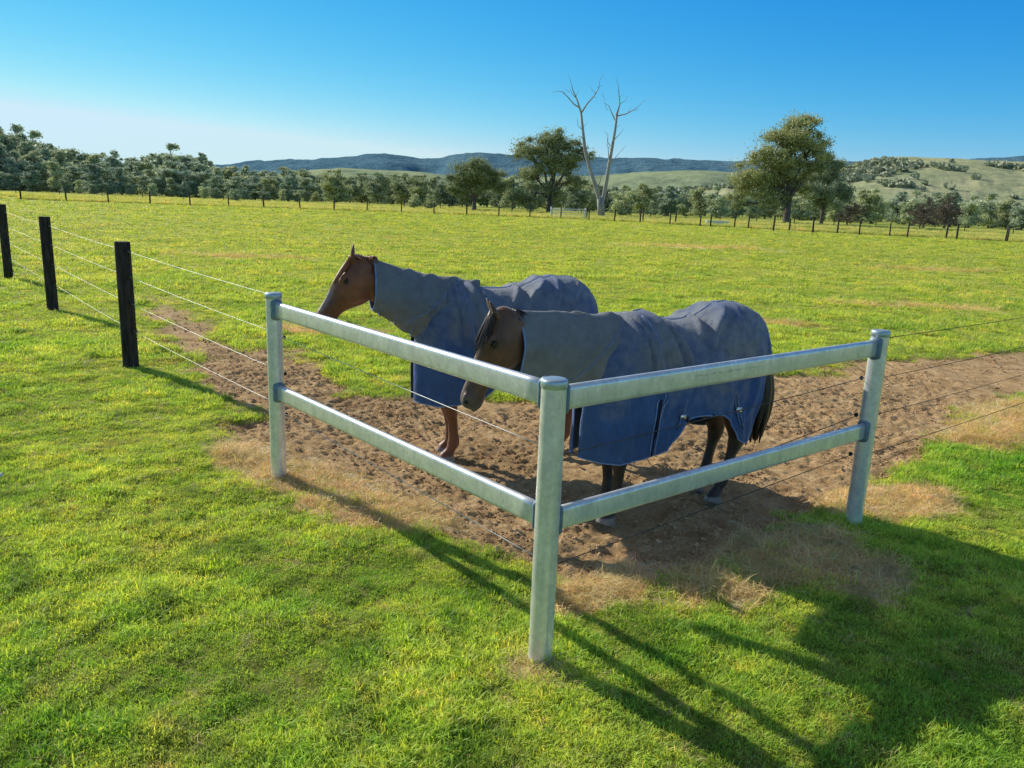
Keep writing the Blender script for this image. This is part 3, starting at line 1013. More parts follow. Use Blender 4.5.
# scale: at distance Y one pixel is Y/787 m
# the big gum right of centre
k = 150 / 787.
big = make_tree('gum_tree', [(-5, 0, 9, 6.0, 5, 4.5), (-8, 1, 7, 3.2, 4, 3.5), (-1, 0, 15, 5.0, 5, 4.2), (1.0, 1, 18.2, 3.4, 3.4, 2.4), (4, -1, 11.5, 4, 4, 3.2),
                             (-4.5, -2, 12.5, 4.4, 4, 3.8), (-1, 0, 17, 4.2, 4, 3.6), (3.2, 0, 14.5, 3.4, 4, 3.0), (-2, 0, 10.5, 6, 5, 4.5), (-9, 0, 3.6, 2.6, 3, 2.2), (-1.5, 2, 6.5, 4.5, 4, 3.2), (-3.2, 0, 4.4, 4.0, 3, 2.2), (2.5, 1, 7.5, 3, 3, 2.6)], 0.62, 70000, 0.20, L_BIG, 5, 0.20, clumps=9)
place(big, 787, 150, 1.0, 0.98)
tag(big, 'tall spreading gum tree with a dense rounded olive crown right of centre', 'tree', 'gum trees beyond the paddock')
bd = make_tree('gum_tree', [(-3, 0, 7.0, 3.5, 3, 3.3), (1.0, 0, 9.5, 3.4, 3, 2.6), (3.5, 1, 6, 2.8, 3, 3), (0, 0, 4.6, 3.6, 3, 2.8), (-1, 0, 11.6, 2.3, 2.2, 1.6)], 0.35, 34000, 0.20, L_DARK, 6, 0.25)
place(bd, 822, 155, 0.98, 1.02)
tag(bd, 'dark green gum tree pressed against the right side of the tallest gum', 'tree', 'gum trees beyond the paddock')
mid = make_tree('gum_tree', [(-4.5, 0, 12, 4.5, 4, 3.0), (0, 0, 14.2, 5, 4.5, 2.6), (5, 1, 11.5, 4, 4, 2.8), (1, -1, 9.2, 5, 4, 2.6), (-4, 0, 7.5, 3.5, 3, 2.4), (4.5, 0, 6.8, 3.6, 3, 2.4), (0, 1, 5, 4, 3, 2.2), (-5.2, 0, 3.4, 3.0, 3, 2.6), (-3, 0, 2.4, 3.4, 3, 2.0), (0, 0, 11.5, 6, 4, 3.2)], 0.55, 52000, 0.20, L_BIG, 8, 0.22, clumps=9)
place(mid, 549, 165, 1.0, 1.02)
tag(mid, 'broad flat-topped gum tree with open branching just left of the dead tree', 'tree', 'gum trees beyond the paddock')
sml = make_tree('gum_tree', [(-3, 0, 6.0, 3.6, 3.4, 3), (0, 0, 6.3, 5, 4, 3.4), (-4, 0, 3.4, 3, 3, 2.2), (0.5, 0, 8.3, 4.2, 4, 2.6), (3.6, 1, 5.8, 3.2, 3.2, 3), (0, 1, 5, 3.8, 3, 2.6)], 0.42, 36000, 0.20, L_BIG, 9, 0.22)
place(sml, 474, 168, 1.02, 1.03)
tag(sml, 'low round brownish green gum tree, left neighbour of the flat-topped one', 'tree', 'gum trees beyond the paddock')

# dead tree
dead = empty('dead_tree', (0, 0, 0))
mb = MB(); rr = random.Random(4)
DY = 140.


def dp(px, py, dy=0): # image-measured silhouette of the dead tree turned into metres
    p = at(px, py, DY); b = at(600, 215, DY)
    return Vector((p.x - b.x, dy, p.z))


def bough(pts, r0, r1):
    P = [dp(x, y, rr.uniform(-.4, .4) if i else 0) for i, (x, y) in enumerate(pts)]
    mb.tube(P, [0.72 * (r0 + (r1 - r0) * i / (len(P) - 1)) for i in range(len(P))], 8)


bough([(601, 218), (601, 207), (600, 199)], .95, .80)
bough([(600, 205), (599, 198), (596, 188), (590, 170), (585, 150), (583, 130), (581, 112)], .62, .26)
bough([(601, 205), (604, 196), (606, 184), (609, 165), (612, 148), (615, 130), (617, 112)], .55, .24)
bough([(581, 112), (577, 100), (573, 90), (571, 82)], .22, .05)
bough([(580, 108), (574, 104), (568, 97), (562, 92), (557, 91)], .17, .04)
bough([(582, 112), (587, 104), (594, 96), (599, 88), (600, 80)], .20, .04)
bough([(576, 98), (572, 94), (569, 87)], .10, .03)
bough([(617, 114), (620, 104), (619, 95), (618, 84)], .20, .05)
bough([(617, 116), (626, 114), (634, 110), (640, 105)], .16, .04)
bough([(616, 122), (612, 113), (609, 106), (604, 103)], .15, .04)
bough([(612, 148), (608, 142), (608, 135), (606, 133)], .10, .03)
bough([(614, 140), (620, 134), (624, 128)], .10, .03)
bough([(609, 165), (615, 158), (622, 150)], .13, .03)
bough([(583, 130), (578, 126), (577, 118)], .09, .03)
bough([(584, 140), (580, 137), (578, 135)], .08, .03)
bough([(609, 160), (608, 150), (607, 138)], .12, .04)
bough([(596, 190), (600, 182), (602, 172), (601, 165)], .16, .04)
bough([(608, 110), (606, 108), (604, 98)], .06, .02)
bough([(620, 104), (626, 100), (627, 96)], .07, .02)
bough([(596, 94), (592, 90), (590, 86)], .06, .02)
for (x_, y_, dx_, dy_) in ((571, 82, -3, -8), (557, 91, -6, 2), (600, 80, 3, -7), (618, 84, -2, -8), (640, 105, 6, -5), (604, 98, -3, -6), (569, 92, -5, -4), (592, 97, 5, 1), (628, 112, 3, -6),
                          (615, 128, 6, -4), (611, 150, -6, -7), (586, 150, -6, -5), (583, 128, 5, -6), (597, 88, 6, -3), (619, 98, 5, -4), (622, 150, 4, -5), (608, 135, -4, -5), (576, 96, 4, -7), (565, 94, -2, -5), (633, 110, 6, 0)):
    bough([(x_, y_), (x_ + dx_ * .5 + rr.uniform(-1, 1), y_ + dy_ * .5), (x_ + dx_, y_ + dy_)], .055, .015)
mb.build('trunk', M_PALE, dead)
pb = at(600, 215, DY); dead.location = (pb.x, DY, 0)
tag(dead, 'tall pale dead tree with two bare forked trunks and no leaves', 'tree')

# background trees: prototypes
def blob(seed, w, h, n):
    r = random.Random(seed); L = []
    for i in range(n):
        a = r.uniform(0, 2 * PI); q = r.uniform(.2, .7) * w / 2
        z = h * r.uniform(.16, .80)
        f = 1 - 0.5 * abs(z / h - .5)
        L.append((q * math.cos(a) * f, q * math.sin(a) * f, z, w * .30 * f, w * .30 * f, h * r.uniform(.15, .22)))
    L.append((0, 0, h * .86, w * .2, w * .2, h * .13)); L.append((0, 0, h * .16, w * .40, w * .40, h * .16)); L.append((0, 0, h * .30, w * .40, w * .40, h * .20)); L.append((0, 0, h * .50, w * .36, w * .36, h * .22))
    return L


protos = []
for i, (w, h, n, mt) in enumerate([(9, 13, 6, L_GREY), (8, 15, 7, L_GREY), (11, 12, 7, L_DARK), (7, 10, 5, L_GREY), (10, 13, 6, L_DARK), (6.5, 16, 6, L_GREY), (10, 8.5, 6, L_BROWN)]):
    protos.append(make_tree('gum_tree', blob(50 + i, w, h, n), 0.24, 12000 if i != 6 else 6000, 0.34 if i != 6 else .17, mt, 60 + i, 0.2, clumps=6))
PH = [13, 15, 12, 10, 13, 16, 8.5]
used = [False] * len(protos)


def put(i, px, hpx, Y, label, group, wf=1.0):
    o = protos[i] if not used[i] else copy_tree(protos[i])
    used[i] = True
    h = hpx * Y / 787.
    s = h / PH[i]
    place(o, px, Y, s * wf, s, rr.uniform(0, 6.28))
    tag(o, label, 'tree', group)
    return o


BANDL = 'gum trees in the belt behind the left fence'
LBL = 'grey green gum tree in the dense belt behind the far left fence'
rr = random.Random(12)
prof = [(-160, 62), (-60, 66), (0, 66), (20, 60), (32, 62), (55, 46), (75, 40), (100, 36), (118, 42), (135, 36), (150, 38), (172, 50), (186, 38), (203, 42), (222, 30), (245, 28), (270, 30), (300, 32), (320, 25)]
for row, (Y, f) in enumerate(((232, 0.92), (205, 0.78), (262, 1.0), (330, 1.0), (196, 0.42))):
    px = -170 + row * 7
    while px < 322:
        hp = np.interp(px, [a for a, b in prof], [b for a, b in prof]) * f * rr.uniform(.84, 1.07)
        put(rr.choice((0, 1, 3, 4, 5, 0, 1)), px, hp, Y + rr.uniform(-8, 8), LBL, BANDL, rr.uniform(.8, 1.45) * (1.3 if hp < 35 else 1))
        px += rr.uniform(12, 21)
MIDL = 'dark gum trees in the belt behind the centre of the far fence'
for px, hp, Y, i in ((336, 34, 190, 2), (350, 26, 230, 4), (362, 30, 240, 2), (378, 32, 215, 4), (392, 30, 235, 2), (404, 32, 225, 4), (420, 31, 215, 2), (436, 30, 240, 4), (449, 28, 220, 2),
                     (462, 27, 250, 4), (500, 30, 240, 2), (512, 34, 220, 4), (530, 32, 240, 2), (575, 30, 230, 4), (588, 28, 240, 2), (372, 26, 260, 4), (412, 26, 265, 4), (345, 24, 270, 2), (322, 24, 250, 4)):
    put(i, px, hp, Y, 'dark gum tree in the low belt behind the centre of the far fence', MIDL, 1.2)
RL = 'gum trees in the belt behind the right of the far fence'
for px, hp, Y, i in ((622, 30, 210, 0), (640, 32, 200, 4), (655, 30, 225, 0), (668, 30, 205, 3), (684, 31, 230, 0), (700, 30, 215, 4), (716, 33, 200, 0), (735, 30, 220, 3), (750, 32, 235, 0),
                     (765, 32, 240, 4), (800, 30, 235, 0), (815, 32, 250, 4), (835, 28, 240, 0), (862, 34, 205, 2), (872, 36, 215, 0), (900, 32, 230, 3), (914, 36, 215, 0), (935, 34, 240, 0), (952, 36, 215, 4),
                     (970, 34, 205, 0), (990, 36, 225, 0), (1008, 30, 210, 4), (1024, 32, 205, 0), (1045, 34, 215, 4), (1070, 36, 220, 0), (1100, 36, 210, 0), (1135, 38, 215, 4), (1175, 38, 210, 0)):
    put(i, px, hp, Y, 'grey green gum tree in the low belt behind the right of the far fence', RL, 1.25)
px = 600
while px < 1190:
    put(rr.choice((0, 2, 3, 4)), px, rr.uniform(22, 31), rr.uniform(245, 300), 'grey green gum tree in the low belt behind the right of the far fence', RL, rr.uniform(1.2, 1.6)); px += rr.uniform(11, 18)
px = 318
while px < 600:
    put(rr.choice((2, 4)), px, rr.uniform(21, 29), rr.uniform(250, 300), 'dark gum tree in the low belt behind the centre of the far fence', MIDL, rr.uniform(1.2, 1.6)); px += rr.uniform(12, 20)
for k_, (px, hp, Y, lb) in enumerate(((848, 30, 172, 'leafless brown tree just right of the dark gum beside the tallest gum'), (925, 32, 170, 'broad leafless brown tree at the left of the bare pair far right'),
                                      (946, 34, 176, 'broad leafless brown tree at the right of the bare pair far right'))):
    put(6, px, hp, Y, lb, 'leafless trees beyond the far right fence', 0.95)
# small dense shrubs in the grass strip
shr = make_tree('round_shrub', [(0, 0, 1.7, 1.5, 1.5, 1.6), (.3, 0, 2.6, 1.0, 1.0, .9), (0, .2, .8, 1.6, 1.6, .8)], .1, 4200, .15, L_DARK, 90, .15)
for n_, (px, hp, Y, lb) in enumerate(((624, 21, 150, 'dark round shrub just right of the foot of the dead tree'), (414, 15, 150, 'small rounded shrub, left one of the pair before the centre tree belt'),
                                      (431, 15, 150, 'small rounded shrub, right one of the pair before the centre tree belt'), (237, 13, 150, 'small grey shrub in the grass strip behind the far left fence'))):
    o = shr if n_ == 0 else copy_tree(shr)
    place(o, px, Y, hp * Y / 787. / 3.4 * 1.0, hp * Y / 787. / 3.4, n_)
    tag(o, lb, 'shrub', 'rounded shrubs in the far grass strip')
    o.name = 'round_shrub'

# ------------------------------------------------------------------ hills
def hill(name, sky_pts, Rd, depth, mat, rough, seed, label, x_ext=0.5):
    px = np.array([p[0] for p in sky_pts], float); py = np.array([p[1] for p in sky_pts], float)
    cols = np.linspace(px[0], px[-1], 620)
    yy = np.interp(cols, px, py)
    rows = 70
    V = []
    for j in range(rows + 12):
        t = j / (rows - 1)
        for c, y in zip(cols, yy):
            p = at(c, y, Rd)
            if t <= 1:
                Yd = Rd - depth * (1 - t)
                zz = p.z * (1 - (1 - t) ** 1.22)
            else:
                Yd = Rd + depth * (t - 1) * 1.5; zz = p.z * (1 - (t - 1) * 2.2)
            V.append((p.x * Yd / Rd, Yd, zz))
    V = np.array(V)
    t = np.repeat(np.arange(rows + 12) / (rows - 1), len(cols))
    nz = fbm(V[:, 0] / rough, V[:, 1] / rough, seed, 5)
    gul = 1 - np.abs(2 * fbm(V[:, 0] / rough * .7, V[:, 1] / rough * .35, seed + 9, 4) - 1)
    hm = V[:, 2].max()
    V[:, 2] += ((nz - 0.5) * 0.55 + (gul - .8) * .35) * hm * np.clip(np.sin(PI * np.clip(t, 0, 1)) + .04, 0, 1) * .40
    V[:, 2] += (fbm(V[:, 0] / (rough * .12), V[:, 1] / (rough * .12), seed + 3, 3) - .5) * hm * .035
    n = len(cols)
    idx = np.arange((rows + 12) * n).reshape(rows + 12, n)
    fc = np.stack([idx[:-1, :-1].ravel(), idx[:-1, 1:].ravel(), idx[1:, 1:].ravel(), idx[1:, :-1].ravel()], 1)
    o = link(name, mesh_np(name, V, fc), mat)
    tag(o, label, 'hill', kind='structure')
    return V, t


def hill_mat(name, stops, sc, bs=0.6, bd=5):
    m, nt, out = new_mat(name)
    pos = geo_pos(nt)
    f = math_n(nt, 'ADD', math_n(nt, 'MULTIPLY', noise_tex(nt, sc, 7, 0.65, pos), .6), math_n(nt, 'MULTIPLY', noise_tex(nt, sc * 7, 5, 0.7, pos), .4))
    c = ramp(nt, f, stops)
    principled(nt, out, c, 1.0, 0, bump(nt, noise_tex(nt, sc * 8, 6, .7, pos), bs, bd), 0.0)
    return m


MH1 = hill_mat('wooded_range', [(.35, (0.095, 0.20, 0.27)), (.5, (0.125, 0.25, 0.32)), (.65, (0.17, 0.30, 0.35))], .0022, 1, 30)  # blue distance haze is mixed into these base colours
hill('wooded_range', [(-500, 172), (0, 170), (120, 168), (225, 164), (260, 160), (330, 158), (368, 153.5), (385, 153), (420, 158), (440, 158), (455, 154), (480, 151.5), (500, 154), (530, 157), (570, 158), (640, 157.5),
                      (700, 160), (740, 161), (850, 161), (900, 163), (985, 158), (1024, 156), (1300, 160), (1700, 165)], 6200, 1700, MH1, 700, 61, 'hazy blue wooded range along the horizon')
MH2 = hill_mat('low_slopes', [(.38, (0.15, 0.22, 0.16)), (.46, (0.29, 0.36, 0.21)), (.6, (0.42, 0.48, 0.27)), (.75, (0.50, 0.52, 0.32))], .004, .5, 10)  # slope greens paled by painted-in haze
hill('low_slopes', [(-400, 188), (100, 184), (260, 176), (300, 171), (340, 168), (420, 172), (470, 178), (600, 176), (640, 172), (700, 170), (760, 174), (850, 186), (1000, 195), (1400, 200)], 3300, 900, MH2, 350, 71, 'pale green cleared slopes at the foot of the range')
MH3 = hill_mat('grazed_hill', [(.36, (0.25, 0.30, 0.17)), (.45, (0.38, 0.42, 0.23)), (.58, (0.50, 0.50, 0.28)), (.72, (0.56, 0.52, 0.33))], .009, .6, 5)  # grass tones kept pale and dull to carry distance haze
HV, HT = hill('grazed_hills', [(640, 196), (760, 186), (800, 176), (840, 168), (868, 161), (885, 158), (905, 157), (935, 158.5), (960, 159.5), (990, 161), (1024, 162), (1100, 158), (1250, 166), (1500, 190)], 1900, 900, MH3, 260, 81, 'bare grazed green hills with scattered tree clumps at right')
# scattered trees on the hills: one mass of small leafy clumps
rg = np.random.default_rng(5)
sel = np.where((HT > .05) & (HT < 0.72))[0]
pk = HV[rg.choice(sel, 5200)]
dn = fbm(pk[:, 0] / 120, pk[:, 1] / 160, 99, 4)
low = sstep(60, 10, pk[:, 2])
pk = pk[((dn + 0.12 * low > 0.59) & (rg.uniform(size=len(pk)) < .75)) | (rg.uniform(size=len(pk)) < .012)]
P = []; S = []
for c in pk:
    n = 26; s = rg.uniform(3.5, 7)
    d = rg.normal(size=(n, 3)); d /= np.linalg.norm(d, axis=1)[:, None]
    P.append(c + np.array([0, 0, s * .7]) + d * s * np.array([1, 1, .75])); S.append(.5 + .4 * d[:, 2])
P = np.concatenate(P); S = np.concatenate(S); n = len(P)
a = rg.normal(size=(n, 3)); a /= np.linalg.norm(a, axis=1)[:, None]
b = np.cross(a, rg.normal(size=(n, 3))); b /= np.linalg.norm(b, axis=1)[:, None]
sz = rg.uniform(1.6, 3.4, n)[:, None]
V = np.stack([P - a * sz, P - b * sz, P + a * sz, P + b * sz], 1).reshape(-1, 3)
me = mesh_np('hillside_woodland', V, np.arange(4 * n).reshape(-1, 4), False)
at_ = me.attributes.new('shade', 'FLOAT', 'POINT'); at_.data.foreach_set('value', np.repeat(S, 4).astype(np.float32))
L_HILL = leaf_mat('hill_leaf', (0.23, 0.28, 0.20), (0.38, 0.43, 0.31), trans=.1)  # leaf tones lightened with painted-in haze
tag(link('hillside_woodland', me, L_HILL), 'scattered grey green trees dotted over the right hand hills', 'woodland', kind='stuff')

# ------------------------------------------------------------------ horses
def hair_mat(name, body, point, grey, mul=1.0):
    """coat colour driven by painted attributes: dark (points), hoof, muzzle"""
    m, nt, out = new_mat(name)
    pos = obj_pos(nt, (1, 1, 1))
    fine = noise_tex(nt, 55, 5, .7, obj_pos(nt, (.35, 1, .35)))
    big = noise_tex(nt, 5, 3, .6, pos)
    c = mixc(nt, [q * .72 for q in body], [q * 1.25 for q in body], ramp(nt, big, [(.35, 0), (.65, 1)]))
    c = mixc(nt, c, point, attr(nt, 'dark'))
    c = mixc(nt, c, grey, attr(nt, 'muzzle'))
    c = mixc(nt, c, (0.62, 0.58, 0.52), attr(nt, 'sunlit_streak'))
    c = mixc(nt, c, ramp(nt, fine, [(.3, .72), (.7, 1.18)]), 1.0, 'MULTIPLY')
    c = mixc(nt, c, (0.23, 0.20, 0.18), attr(nt, 'hoof'))
    principled(nt, out, c, ramp(nt, fine, [(.3, .36), (.7, .58)]), 0, bump(nt, math_n(nt, 'ADD', fine, math_n(nt, 'MULTIPLY', noise_tex(nt, 11, 4, .6, pos), 2.2)), .55, .006), .45, Sheen_Weight=.2)
    return m


def strand_mat(name, c1, c2):
    m, nt, out = new_mat(name)
    n = noise_tex(nt, 40, 4, .6, obj_pos(nt, (1, 1, .12)))
    principled(nt, out, mixc(nt, c1, c2, ramp(nt, n, [(.3, 0), (.7, 1)])), .42, 0, bump(nt, n, .5, .004), .5)
    return m


def rug_mat(name, blue, grey, bias):
    m, nt, out = new_mat(name)
    pos = obj_pos(nt)
    n1 = noise_tex(nt, 2.6, 5, .62, pos); n2 = noise_tex(nt, 13, 5, .7, pos)
    sx = nt.nodes.new('ShaderNodeSeparateXYZ'); nt.links.new(pos, sx.inputs[0])
    # dust settles on the upper half
    zf = ramp(nt, math_n(nt, 'MULTIPLY', sx.outputs[2], 0.6), [(.38, 0), (.78, 1)])
    f = math_n(nt, 'ADD', math_n(nt, 'ADD', math_n(nt, 'MULTIPLY', n1, .75), math_n(nt, 'MULTIPLY', n2, .25)), math_n(nt, 'MULTIPLY', zf, .26))
    f = ramp(nt, f, [(.56 - bias, 0), (.80 - bias, 1)])
    c = mixc(nt, blue, grey, f)
    weave = noise_tex(nt, 240, 2, .6, pos)
    c = mixc(nt, c, ramp(nt, n2, [(.3, .8), (.7, 1.16)]), 1.0, 'MULTIPLY')
    st_ = ramp(nt, noise_tex(nt, 7, 4, .8, obj_pos(nt, (1, 1, .5))), [(.62, 0), (.76, .25)])
    c = mixc(nt, c, (.17, .13, .10), st_)
    h = math_n(nt, 'ADD', math_n(nt, 'MULTIPLY', weave, .10), math_n(nt, 'ADD', math_n(nt, 'MULTIPLY', noise_tex(nt, 9, 4, .6, obj_pos(nt, (1, 1, .45)), 1.2), .8), math_n(nt, 'MULTIPLY', n2, .25)))
    principled(nt, out, c, .78, 0, bump(nt, h, .55, .022), .25, Sheen_Weight=.15)
    return m


M_RUG = rug_mat('rug_canvas', (.050, .110, .275), (.190, .212, .245), .0)
M_NECKRUG = rug_mat('neck_canvas', (.062, .100, .185), (.190, .202, .208), .18)
M_BIND = simple_mat('rug_binding', (.13, .22, .48), (.28, .38, .62), 30, .7)
M_STRAP = simple_mat('strap_webbing', (.05, .09, .20), (.22, .28, .40), 60, .7)
M_BUCKLE = simple_mat('buckle_metal', (.55, .57, .6), (.7, .72, .75), 30, .3, .9)
M_SLIT_SHADE = simple_mat('gusset_cloth', (.006, .010, .022), (.014, .022, .045), 30, .9)  # near-black tone for the shade inside the slit
M_EYE = simple_mat('eye', (.006, .004, .003), (.02, .012, .008), 20, .22, spec=.5)
M_NOSTRIL = simple_mat('nostril_skin', (.012, .009, .009), (.03, .022, .02), 20, .6)


def curve_at(tab, x):
    xs_ = [t[0] for t in tab]
    return [float(np.interp(x, xs_, [t[k] for t in tab])) for k in range(1, len(tab[0]))]


def smooth_interp(xs_, ys_, x):
    """cubic hermite through the table"""
    xs_ = np.asarray(xs_, float); ys_ = np.asarray(ys_, float); x = np.clip(np.asarray(x, float), xs_[0], xs_[-1])
    m = np.gradient(ys_, xs_)
    i = np.clip(np.searchsorted(xs_, x) - 1, 0, len(xs_) - 2)
    h = xs_[i + 1] - xs_[i]; t = (x - xs_[i]) / h
    return ((2 * t ** 3 - 3 * t ** 2 + 1) * ys_[i] + (t ** 3 - 2 * t ** 2 + t) * h * m[i] + (-2 * t ** 3 + 3 * t ** 2) * ys_[i + 1] + (t ** 3 - t ** 2) * h * m[i + 1])


def ell_ring(c, u, w, ru, rw, n=20, pw=1.0):
    c = Vector(c); out = []
    for k in range(n):
        a = 2 * PI * k / n
        ca, sa = math.cos(a), math.sin(a)
        out.append(c + u * (math.copysign(abs(ca) ** pw, ca) * ru) + w * (math.copysign(abs(sa) ** pw, sa) * rw))
    return out


def path_loft(mb, pts, seg=20):
    """pts: (x,y,z, lateral radius, fore-aft/vertical radius) swept in the xz plane"""
    dens = []
    n = len(pts)
    T = np.arange(n)
    tt = np.linspace(0, n - 1, (n - 1) * 4 + 1)
    P = [smooth_interp(T, [p[k] for p in pts], tt) for k in range(5)]
    rings = []
    for i in range(len(tt)):
        a = max(i - 1, 0); b = min(i + 1, len(tt) - 1)
        t = Vector((P[0][b] - P[0][a], P[1][b] - P[1][a], P[2][b] - P[2][a])).normalized()
        u = Vector((0, 1, 0)); u = (u - t * u.dot(t)).normalized(); w = t.cross(u)
        rings.append(ell_ring((P[0][i], P[1][i], P[2][i]), u, w, max(P[3][i], .004), max(P[4][i], .004), seg))
    mb.loft(rings)


def make_horse(cfg):
    mb = MB()
    # trunk
    path_loft(mb, [(-.76, 0, 1.10, .10, .13), (-.70, 0, 1.12, .165, .22), (-.55, 0, 1.13, .235, .30), (-.35, 0, 1.10, .27, .32), (-.08, 0, 1.03, .275, .325),
                   (.18, 0, 1.02, .265, .335), (.36, 0, 1.05, .235, .345), (.48, 0, 1.04, .20, .29), (.58, 0, 1.00, .15, .20), (.66, 0, .99, .08, .11)], 28)
    # neck
    px_, pz_ = cfg['poll']
    n0 = (.42, 1.12)
    nk = []
    for t in np.linspace(0, 1, 6):
        x = n0[0] + (px_ - .05 - n0[0]) * t; z = n0[1] + (pz_ - .125 - n0[1]) * t + cfg.get('arch', .03) * math.sin(PI * t)
        nk.append((x, 0, z, .125 - .050 * t ** .8, .235 - .115 * t ** .75))
    path_loft(mb, nk, 22)
    # legs
    def foreleg(y, fx):
        def sx_(z): return (fx - .52) * (1 - sstep(0, .85, z)) if z > .0 else (fx - .52)
        K = 1.16
        P = [(.47, 1.02, .08, .13), (.47, .86, .085, .115), (.475, .74, .068, .085), (.48, .60, .050, .060), (.487, .50, .043, .047), (.49, .455, .046, .050), (.488, .41, .042, .045), (.482, .35, .030, .036),
             (.480, .25, .027, .034), (.480, .19, .031, .040), (.485, .155, .036, .043), (.505, .11, .030, .033), (.525, .075, .035, .040), (.538, .05, .045, .055), (.548, .008, .054, .066)]
        path_loft(mb, [(x + float(sx_(z)), y * (1 - .12 * (1 - z)), z, a * K, b * K) for x, z, a, b in P], 16)

    def hindleg(y, fx):
        def sx_(z): return (fx + .56) * (1 - float(sstep(0, .95, z)))
        P = [(-.50, 1.12, .12, .22), (-.50, .98, .13, .20), (-.49, .86, .115, .165), (-.515, .75, .082, .115), (-.56, .64, .066, .098), (-.605, .55, .050, .074), (-.635, .49, .046, .066), (-.635, .44, .043, .060),
             (-.628, .37, .031, .040), (-.618, .27, .029, .037), (-.612, .20, .033, .041), (-.606, .16, .038, .045), (-.585, .115, .031, .035), (-.565, .08, .036, .041), (-.553, .05, .045, .055), (-.543, .008, .053, .064)]
        path_loft(mb, [(x + sx_(z), y * (1 - .10 * (1 - z)), z, a * 1.10, b * 1.12) for x, z, a, b in P], 16)
    for y, fx in cfg['fore']: foreleg(y, fx)
    for y, fx in cfg['hind']: hindleg(y, fx)
    # head frame: a along face (poll to muzzle), n out of the forehead, s to the horse's left
    pit = cfg['pitch']            # angle of the face below the horizontal
    a_ = Vector((math.cos(pit), 0, -math.sin(pit))); n_ = Vector((math.sin(pit), 0, math.cos(pit))); s_ = Vector((0, 1, 0))
    Rz = Matrix.Rotation(cfg.get('yaw', 0), 3, 'Z')
    a_, n_, s_ = Rz @ a_, Rz @ n_, Rz @ s_
    HS = cfg.get('hs', 1.0)
    O = Vector((px_, 0, pz_))
    def H(a, n, s): return O + (a_ * a + n_ * n + s_ * s) * HS
    rings = []
    tab = [(-.07, -.075, .045, .045), (-.04, -.08, .085, .066), (.02, -.092, .108, .082), (.08, -.10, .122, .094), (.14, -.112, .132, .100), (.20, -.118, .134, .095), (.26, -.110, .122, .080),
           (.32, -.094, .100, .064), (.38, -.080, .080, .054), (.44, -.074, .070, .052), (.50, -.074, .070, .057), (.55, -.078, .070, .060), (.59, -.084, .062, .055), (.615, -.088, .042, .040)]
    T = [t[0] for t in tab]
    for a in np.linspace(T[0], T[-1], 40):
        nc, hn, hs = (float(smooth_interp(T, [t[k] for t in tab], a)) for k in (1, 2, 3))
        nc -= hn * .10; hn *= 1.10 * cfg.get('dep', 1.0)
        ring = []
        for k in range(24):
            th = 2 * PI * k / 24
            ca, sa = math.cos(th), math.sin(th)
            # narrower towards the jaw, flat-ish forehead
            wfac = 1 - .30 * max(0, -sa) - .10 * max(0, sa)
            ring.append(H(a, nc + hn * sa, hs * ca * wfac))
        rings.append(ring)
    mb.loft(rings)
    HM = Matrix((a_, s_, n_)).transposed()
    for sg in (-1, 1):
        mb.ball(H(.205, -.150, .048 * sg), (.095, .038, .085), 14, 10, HM)      # cheek
        mb.ball(H(.160, -.022, .080 * sg), (.046, .024, .020), 12, 8, HM)       # brow
        mb.ball(H(.36, -.075, .040 * sg), (.12, .018, .02), 12, 8, HM)       # facial crest
        mb.ball(H(.545, -.045, .040 * sg), (.036, .022, .026), 10, 8, HM)      # nostril rim
        # ear
        ang = cfg.get('ear', .25)
        ea = (-a_ * math.cos(ang) + n_ * math.sin(ang)).normalized()
        b0 = H(-.005, .000, .055 * sg); ss = (s_ * sg * .25 + ea).normalized()
        R0 = []
        for t, r in ((-.03, .022), (.0, .030), (.035, .034), (.07, .032), (.105, .022), (.135, .012), (.15, .006)):
            c = b0 + ss * (t * cfg.get('el', .82) * HS)
            uu = (s_ - ss * s_.dot(ss)).normalized(); ww = ss.cross(uu)
            R0.append(ell_ring(c, uu, ww, r * 1.12, r * .50, 12))
        mb.loft(R0)
    mb.ball(H(.585, -.125, 0), (.045, .036, .022), 12, 8, HM)      # lower lip and chin
    me0 = mb.mesh('horse_cage')
    tmp = bpy.data.objects.new('tmp', me0); COL.objects.link(tmp)
    rm = tmp.modifiers.new('r', 'REMESH'); rm.mode = 'VOXEL'; rm.voxel_size = .0085; rm.adaptivity = 0
    sm = tmp.modifiers.new('s', 'SMOOTH'); sm.factor = .5; sm.iterations = 5
    dg = bpy.context.evaluated_depsgraph_get(); dg.update()
    me = bpy.data.meshes.new_from_object(tmp.evaluated_get(dg))
    bpy.data.objects.remove(tmp)
    me.name = 'horse'
    n = len(me.vertices); co = np.empty(n * 3, np.float32); me.vertices.foreach_get('co', co); co = co.reshape(-1, 3)
    z = co[:, 2]
    # head coordinates per vertex
    d = co - np.array(O)
    ha = d @ np.array(a_); hn = d @ np.array(n_); hs = d @ np.array(s_)
    head = (co[:, 0] > px_ - .25) & (z > pz_ - .75)
    dark = cfg['darklegs'] * sstep(.62, .40, z)
    dark = np.maximum(dark, np.where(head, sstep(.05, -.02, ha) * sstep(-.02, .03, hn), 0) * .6)
    hoof = sstep(.062, .052, z)
    muz = np.where(head, sstep(.43, .56, ha), 0) * cfg['muzzle']
    sunlit_streak = np.where(head, sstep(-.045, -.015, hn) * sstep(.050, .028, np.abs(hs)) * sstep(.05, .12, ha) * sstep(.50, .40, ha), 0) * cfg['sunlit_streak']  # sunlit front of the face painted into the coat as a pale streak
    eyed = np.sqrt((ha / HS - .168) ** 2 + (hn / HS + .056) ** 2)
    dark = np.maximum(dark, np.where(head, sstep(.045, .022, eyed), 0) * .8)
